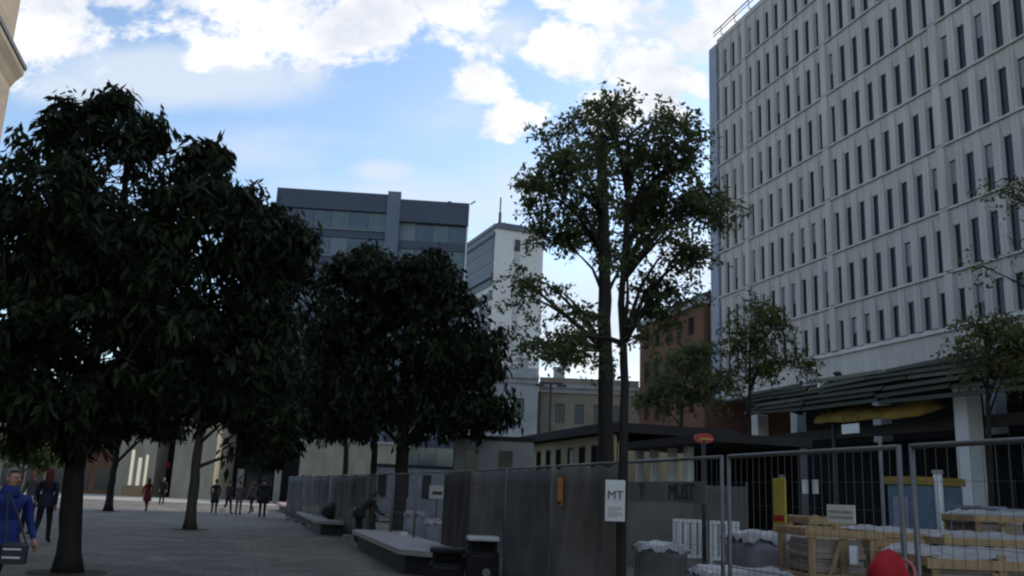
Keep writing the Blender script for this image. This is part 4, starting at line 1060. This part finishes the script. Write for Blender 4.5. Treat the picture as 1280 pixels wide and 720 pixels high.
    segs = [(np.array(P[a]*k),np.array(P[b]*k),mi[m]) for a,b,m in edges]
    mb = MB(); vv = [tuple(v.co) for v in bm_.vertices]
    fs_ = [list(p.vertices) for p in bm_.polygons]; ms = []
    for p in bm_.polygons:
        c = np.array(p.center); best = (9,0)
        for a,b_,m in segs:
            ab = b_-a; tt = np.clip(((c-a)@ab)/max(ab@ab,1e-9),0,1); d = np.linalg.norm(c-(a+tt*ab))
            if d < best[0]: best = (d,m)
        m = best[1]
        if m == 2 and c[2] < (P['neck0'].z+.02)*k: m = 0
        if m == 0 and c[2] < (hz-.03)*k and not sit and abs(c[0]) < .17*k: m = 1
        ms.append(m)
    mb.v = vv; mb.f = fs_; mb.m = ms
    for n, s_ in (('l',-1),('r',1)):
        d = (P['wr'+n]-P['el'+n]).normalized(); hand(mb, P['wr'+n]*k, d, (0,s_*-1.0 if False else 1,0) if abs(d.y) < .7 else (1,0,0), 2)
    hc = P['head']*k
    mb.tube([hc+V(0,.085,.02)*k, hc+V(0,.118,-.03)*k, hc+V(0,.088,-.045)*k], [.008*k,.016*k,.012*k], 6, 2)      # nose
    for s_ in (-1,1):
        mb.ball(hc+V(s_*.078,-.005,-.02)*k, (.012*k,.022*k,.032*k), 8, 2)
        mb.ball(hc+V(s_*.032,.083,.008)*k, (.013*k,.009*k,.008*k), 8, 4)
    mb.box(hc.x-.022*k,hc.x+.022*k,hc.y+.085*k,hc.y+.094*k,hc.z-.078*k,hc.z-.068*k,5)
    LIP = mat('lips', (.30,.11,.09), .5, 0); EYE = mat('eye', (.05,.04,.035), .3, 0)
    mb.build('body', [clothm(*top), clothm(*trs), SKIN, mat('shoe_dark', (.03,.028,.026), .6, .1, 8), EYE, LIP], e, smooth=True)
    hm = mat('hair_'+hr[0], hr[1], .6, .25, 40, .5, stretch=(3,3,.6))
    hb_ = MB(); n = 16; rows = 7; vs = []
    for i in range(rows+1):
        th = (i/rows)*math.pi*.56
        for j in range(n):
            a = 2*math.pi*j/n; front = max(0, math.sin(a)); back = max(0,-math.sin(a))
            z = math.cos(th)*.122; r_ = math.sin(th)
            if front > .35 and i > 3: z = math.cos(3/rows*math.pi*.56)*.122; r_ = math.sin(3/rows*math.pi*.56)*1.02
            if hair == 'long' and i >= rows-1 and front < .3: z -= .12*(i-rows+2)*(.4+back)
            vs.append(hc + V(math.cos(a)*r_*.086, math.sin(a)*r_*.102-.012, z-.0)*k)
    fs_ = [[i*n+j,(i+1)*n+j,(i+1)*n+(j+1)%n,i*n+(j+1)%n] for i in range(rows) for j in range(n)]
    hb_.add(vs, fs_); ho = hb_.build('hair', hm, e, smooth=True)
    so = ho.modifiers.new('t','SOLIDIFY'); so.thickness = .012*k; so.offset = 0
    if coat:
        cb = MB(); n = 18; vs = []; zt = P['waist'].z+.05; zs = [zt, hz, hz-coat*.5, hz-coat]
        for q,z in enumerate(zs):
            for j in range(n):
                a = 2*math.pi*j/n; rx = (.15+.02*q)*wide; ry = .125+.018*q
                y = (z-hz)*math.tan(lean) if z > hz else 0
                vs.append(V(math.cos(a)*rx, math.sin(a)*ry + y + (.015 if q == 3 else 0)*math.sin(3*a), z)*k)
        cb.add(vs, [[i*n+j,i*n+(j+1)%n,(i+1)*n+(j+1)%n,(i+1)*n+j] for i in range(3) for j in range(n)])
        co = cb.build('coat_skirt', clothm(*top), e, smooth=True); so = co.modifiers.new('t','SOLIDIFY'); so.thickness = .012
    if hood:
        hb2 = MB(); n = 18; vs = []; rows = 8
        for i in range(rows+1):
            th = i/rows*math.pi*.72
            for j in range(n):
                a = 2*math.pi*j/n; front = max(0,math.sin(a)); r_ = math.sin(th)
                z = math.cos(th)*.165; y = math.sin(a)*r_*.14-.02
                if front > .3 and i > 3: y = min(y,.06+.012*i)
                back = max(0,-math.sin(a)); y -= .05*back*math.sin(th)**2; z += .018*back*math.sin(th) + .008*math.sin(a*7+i*1.3)*math.sin(th)
                y += .006*math.sin(i*2.1+a*3)
                z += .045*max(0,1-r_*1.3); vs.append(hc + V(math.cos(a)*r_*(.115+.006*math.sin(i*2.5+a*2)), y, z+.012*math.sin(3*a)*(i > 1))*k)
        for q,(rx,ry,zz) in enumerate(((.10,.10,-.15),(.14,.12,-.20),(.20,.14,-.25))):
            for j in range(n):
                a = 2*math.pi*j/n; vs.append(hc + V(math.cos(a)*rx, math.sin(a)*ry-.03, zz+.01*math.sin(5*a))*k)
        rows += 3
        hb2.add(vs, [[i*n+j,(i+1)*n+j,(i+1)*n+(j+1)%n,i*n+(j+1)%n] for i in range(rows) for j in range(n)])
        ho2 = hb2.build('hood', clothm(*hood), e, smooth=True); so = ho2.modifiers.new('t','SOLIDIFY'); so.thickness = .014
        tb = MB(); tb.tube([hc+V(.105*math.cos(t),.105+.01*math.sin(t*2),.12*math.sin(t)+.01)*k for t in np.linspace(-.5,math.pi+.5,15)], .013*k, 6); tb.build('hood_trim', mat('trim_pink', (.45,.16,.16), .8, .1, 20), e, smooth=True)
    return e, P, k
DK = ('black',(.018,.018,.02)); NV = ('navy',(.02,.026,.05)); GR = ('grey_brown',(.11,.10,.095)); BL = ('royal_blue',(.014,.03,.16)); RD = ('deep_red',(.16,.02,.025)); PK = ('pink_red',(.42,.10,.13)); OL = ('dark_olive',(.03,.03,.026))
HB = ('brown',(.05,.03,.018)); HK = ('dark',(.018,.015,.012)); HG = ('grey',(.17,.165,.155)); HR_ = ('auburn',(.14,.04,.025))
def ground_at(px, Y): return Vector((at(px,HY(px),Y).x, Y, 0))
# blue jacket walker, near left
e, P, k = person(ground_at(9, 10.4), R(-115), 1.64, 'person in a bright blue jacket with grey hair at the left edge', (BL, DK, DK, HG), 'walk', 'short', .22, wide=1.5, coat=.16, lean=.2)
mb = MB(); c_ = P['neck1']*k; mb.tube([c_+Vector((0,-.02,-.09)), c_+Vector((0,-.015,-.02)), c_+Vector((0,-.01,.03))], [.12,.095,.085], 12, caps=False); o = mb.build('collar', clothm(*BL), e, smooth=True); o.modifiers.new('t','SOLIDIFY').thickness = .012
pp = MB(); 
for s_ in (-1,1):
    n = 'l' if s_ < 0 else 'r'; a, b_, c = P['sh'+n]*k, P['el'+n]*k, P['wr'+n]*k
    off_ = Vector((s_*.085,-.02,.0)); pp.tube([a+off_*.9+Vector((0,0,.02)), a.lerp(b_,.5)+off_*.86, b_+off_*.75], .007, 6)
pp.build('piping', M_barrier, e)
# shoulder bag held at the hip
p = ground_at(33, 10.1); sb = empty('shoulder_bag', (p.x,p.y,.62), R(10), 'dark shoulder bag with two pale stripes beside the blue jacket', 'bag')
mb = MB(); mb.bbox(-.125,.125,-.08,.08,0,.22,.03); mb.build('body', M_bench_b, sb)
for z in (.06,.145): mb = MB(); mb.box(-.09,.09,-.084,-.0805,z,z+.02); mb.build('stripe', M_barrier, sb)
mb = MB(); mb.tube([(-.11,0,.21),(-.15,.06,.5),(-.2,.12,.74)],.011,6); mb.tube([(.11,0,.21),(-.04,.06,.5),(-.19,.12,.74)],.011,6); mb.build('strap', M_frame, sb)
person(ground_at(63, 22), R(10), 1.76, 'person with auburn hair in dark clothes walking beside the thickest trunk', (NV, DK, DK, HR_), 'walk', 'long', .2, coat=.12)
person(ground_at(43, 25.0), R(170), 1.74, 'person half hidden behind the blue jacket, dark top and pale collar', (GR, DK, DK, HR_), 'stand', 'short')
person(ground_at(187, 46.5), R(40), 1.66, 'person in a dark red coat walking near the lit gatehouse', (RD, RD, DK, HK), 'walk', 'long', .3, coat=.38)
person(ground_at(205, 60), R(200), 1.80, 'person in a black jacket beside the dark red coat', (DK, DK, DK, HK), 'stand', 'short')
person(ground_at(271, 48.5), R(15), 1.76, 'leftmost of the standing group, in a long black coat', (DK, DK, DK, HK), 'stand', 'short', coat=.42)
person(ground_at(288, 48), R(-30), 1.72, 'second from left of the standing group, in dark olive', (OL, DK, DK, HK), 'walk', 'short', .16)
person(ground_at(301, 47), R(0), 1.70, 'person in grey brown clothes in the middle of the standing group', (GR, GR, DK, HK), 'stand', 'short')
person(ground_at(317, 50), R(60), 1.70, 'person in a grey top behind the tall black figure', (GR, OL, DK, HB), 'walk', 'long', .2)
person(ground_at(331, 44), R(20), 1.90, 'tallest of the standing group, wide and all in black', (DK, DK, DK, HK), 'stand', 'short', wide=1.3, coat=.3)
person((*W(3.2,56.0)[:2],0), PHI+R(90), 1.68, 'person in a pink red top sitting on the farthest bench', (PK, OL, DK, HB), 'sit', 'long', lean=.1)
person(gnd(446,680), PHI-R(82), 1.74, 'person in black bending forward over the far end of the nearest bench', (DK, DK, DK, HK), 'stand', 'short', lean=.98, arm=.5, wide=1.15, coat=.2)
person(ground_at(1110, 5.0), R(-68), 1.295, 'child in a bright red hood in front of the wooden crates', (('bright_red',(.36,.010,.018)), DK, DK, HB), 'stand', 'short', hood=('bright_red',(.36,.010,.018)))
mb = MB(); mb.bbox(-.16,.16,-.08,.08,0,.36,.04); cbg = mb.build('carrier_bag', M_sign_w, None, (*ground_at(281,47)[:2],0), .2); tag(cbg, 'white carrier bag on the paving between two standing people', 'bag')
mb = MB(); mb.tube([(-.07,0,.35),(-.05,0,.47),(.05,0,.47),(.07,0,.35)],.012,6); mb.build('handles', M_sign_w, cbg)

# ------------------------------------------------------------------ world, sun, camera
SUN_AZ, SUN_EL = R(55), R(32)              # azimuth clockwise from +Y
wd_ = bpy.data.worlds.new('World'); S.world = wd_; wd_.use_nodes = True
nt = wd_.node_tree; N = nt.nodes; L = nt.links
bg = N['Background']; bg.inputs['Strength'].default_value = .15
sky = N.new('ShaderNodeTexSky'); sky.sky_type = 'NISHITA'; sky.sun_disc = False
sky.sun_elevation = SUN_EL; sky.sun_rotation = SUN_AZ; sky.altitude = 50; sky.air_density = 1.0; sky.dust_density = 1.0; sky.ozone_density = 1.6
def mth(op, a, b=None, c=None, clamp=False):
    n = N.new('ShaderNodeMath'); n.operation = op; n.use_clamp = clamp
    for i, x in enumerate((a,b,c)):
        if x is None: continue
        if isinstance(x,(int,float)): n.inputs[i].default_value = x
        else: L.new(x, n.inputs[i])
    return n.outputs[0]
tc = N.new('ShaderNodeTexCoord'); sx = N.new('ShaderNodeSeparateXYZ'); L.new(tc.outputs['Generated'], sx.inputs[0])
ysafe = mth('MAXIMUM', sx.outputs['Y'], .12)
u = mth('DIVIDE', sx.outputs['X'], ysafe); v = mth('DIVIDE', sx.outputs['Z'], ysafe)
cv = N.new('ShaderNodeCombineXYZ'); L.new(u, cv.inputs[0]); L.new(v, cv.inputs[1])
def noise(scale, detail, rough=.6, off=0, vec=None, dist=0.0):
    n = N.new('ShaderNodeTexNoise'); n.inputs['Scale'].default_value = scale; n.inputs['Detail'].default_value = detail; n.inputs['Roughness'].default_value = rough
    n.inputs['Distortion'].default_value = dist
    m = N.new('ShaderNodeMapping'); m.inputs['Location'].default_value = (off,off*.7,off*.3); m.inputs['Scale'].default_value = (1,1.35,1)
    L.new(vec or cv.outputs[0], m.inputs['Vector']); L.new(m.outputs[0], n.inputs['Vector']); return n.outputs['Fac']
def blob(px, py, rx, ry, gain=1.0):
    d = ray(px, py); sub = N.new('ShaderNodeVectorMath'); sub.operation = 'SUBTRACT'; L.new(cv.outputs[0], sub.inputs[0]); sub.inputs[1].default_value = (d.x/d.y, d.z/d.y, 0)
    d2 = ray(px+rx, py); d3 = ray(px, py-ry); rxx = abs(d2.x/d2.y-d.x/d.y); ryy = abs(d3.z/d3.y-d.z/d.y)
    mul = N.new('ShaderNodeVectorMath'); mul.operation = 'MULTIPLY'; L.new(sub.outputs[0], mul.inputs[0]); mul.inputs[1].default_value = (1/rxx,1/ryy,0)
    ln = N.new('ShaderNodeVectorMath'); ln.operation = 'LENGTH'; L.new(mul.outputs[0], ln.inputs[0])
    return mth('MULTIPLY', mth('SUBTRACT', 1.0, ln.outputs['Value']), gain)
def union(bl):
    r = bl[0]
    for b in bl[1:]: r = mth('MAXIMUM', r, b)
    return r
cum = union([blob(50,40,85,70,1.2), blob(330,10,200,52,1.3), blob(440,30,140,54,1.3), blob(560,8,95,38,1.2), blob(598,103,56,46,1.3), blob(700,62,76,44,1.4), blob(645,142,58,28,1.2),
             blob(815,100,70,54,1.4), blob(760,130,40,30), blob(870,105,26,24), blob(760,8,130,28), blob(890,30,60,60), blob(285,60,60,26), blob(160,0,60,16), blob(725,440,60,40,.9),blob(1010,-60,200,110)])
veil = union([blob(480,255,300,70,.75), blob(720,390,240,110,.95), blob(330,200,200,50,.5), blob(230,95,260,52,1.4), blob(380,95,60,40), blob(80,110,120,50), blob(475,215,70,24), blob(630,40,70,40,.8), blob(560,150,120,60,.5), blob(400,175,300,30,.35), blob(800,40,120,60,.8), blob(640,230,120,60,.55), blob(860,330,120,70,.9)])
# everywhere outside the frame: unseen broken cloud, added to set the ambient light
gen = mth('SUBTRACT', noise(2.4, 6, .55, 3.1, tc.outputs['Generated']), .53)
outside = mth('ADD', mth('LESS_THAN', sx.outputs['Y'], .45), mth('GREATER_THAN', v, .85), clamp=True)
gen = mth('MULTIPLY_ADD', outside, 1.0, -1.0) if False else mth('SUBTRACT', mth('MULTIPLY', gen, 5.0), mth('MULTIPLY', mth('SUBTRACT', 1.0, outside), 3.0))
n_edge = mth('SUBTRACT', noise(9, 10, .62, 0.7, None, .25), .5)
n_fine = mth('SUBTRACT', noise(30, 8, .6, 4.2), .5)
dens = mth('ADD', mth('ADD', mth('ADD', mth('MAXIMUM', cum, gen), .12), mth('MULTIPLY', n_edge, 3.6)), mth('MULTIPLY', n_fine, 1.7))
mr = N.new('ShaderNodeMapRange'); mr.interpolation_type = 'SMOOTHSTEP'; mr.inputs['From Min'].default_value = .02; mr.inputs['From Max'].default_value = .7; L.new(dens, mr.inputs['Value'])
n_v = mth('SUBTRACT', noise(5, 8, .6, 9.3, None, .4), .5)
dv = mth('ADD', veil, mth('MULTIPLY', n_v, 1.2))
mv = N.new('ShaderNodeMapRange'); mv.interpolation_type = 'SMOOTHSTEP'; mv.inputs['From Min'].default_value = 0; mv.inputs['From Max'].default_value = .8; mv.inputs['To Max'].default_value = .85; L.new(dv, mv.inputs['Value'])
def mixc(f, a, b):
    m = N.new('ShaderNodeMix'); m.data_type = 'RGBA'
    L.new(f, m.inputs[0])
    for i,x in ((6,a),(7,b)):
        if isinstance(x, tuple): m.inputs[i].default_value = (*x,1)
        else: L.new(x, m.inputs[i])
    return m.outputs[2]
SKY_GAIN = (1.62,1.64,1.62)
sk = N.new('ShaderNodeMix'); sk.data_type = 'RGBA'; sk.blend_type = 'MULTIPLY'; sk.inputs[0].default_value = 1; sk.inputs[7].default_value = (*SKY_GAIN,1); L.new(sky.outputs[0], sk.inputs[6])
c1 = mixc(mv.outputs[0], sk.outputs[2], (5.0,5.6,6.4))
shade = N.new('ShaderNodeMapRange'); shade.inputs['From Min'].default_value = .36; shade.inputs['From Max'].default_value = .56; L.new(noise(6, 6, .6, 6.6), shade.inputs['Value'])
cw = mixc(shade.outputs[0], (5.3,5.6,6.2), (7.4,7.4,7.4))
c2 = mixc(mr.outputs[0], c1, cw)
L.new(c2, bg.inputs['Color'])

sl = bpy.data.lights.new('sun', 'SUN'); sl.energy = 3.0; sl.angle = R(.53); sl.color = (1.0,.93,.82)
so = bpy.data.objects.new('sun', sl); COL.objects.link(so)
dirv = Vector((math.sin(SUN_AZ)*math.cos(SUN_EL), math.cos(SUN_AZ)*math.cos(SUN_EL), math.sin(SUN_EL)))
so.rotation_euler = dirv.to_track_quat('Z','Y').to_euler(); so.location = (40,40,80)
cam = bpy.data.cameras.new('camera'); cam.sensor_fit = 'HORIZONTAL'; cam.sensor_width = 36; cam.lens = 36*F/1280
cam.clip_start = .05; cam.clip_end = 3000
co = bpy.data.objects.new('camera', cam); COL.objects.link(co); co.location = (0,0,CZ); co.rotation_euler = (Matrix.Rotation(R(90)+PITCH,3,'X') @ Matrix.Rotation(ROLL,3,'Z')).to_euler()
S.camera = co
vs_ = S.view_settings; S.display_settings.display_device = 'sRGB'; vs_.view_transform = 'Standard'; vs_.look = 'None'; vs_.gamma = 1; vs_.use_curve_mapping = False
vs_.exposure = 0.0
S.cycles.filter_width = 2.2
S.cycles.use_denoising = True
S.cycles.max_bounces = 6; S.cycles.diffuse_bounces = 3; S.cycles.glossy_bounces = 2; S.cycles.transparent_max_bounces = 8
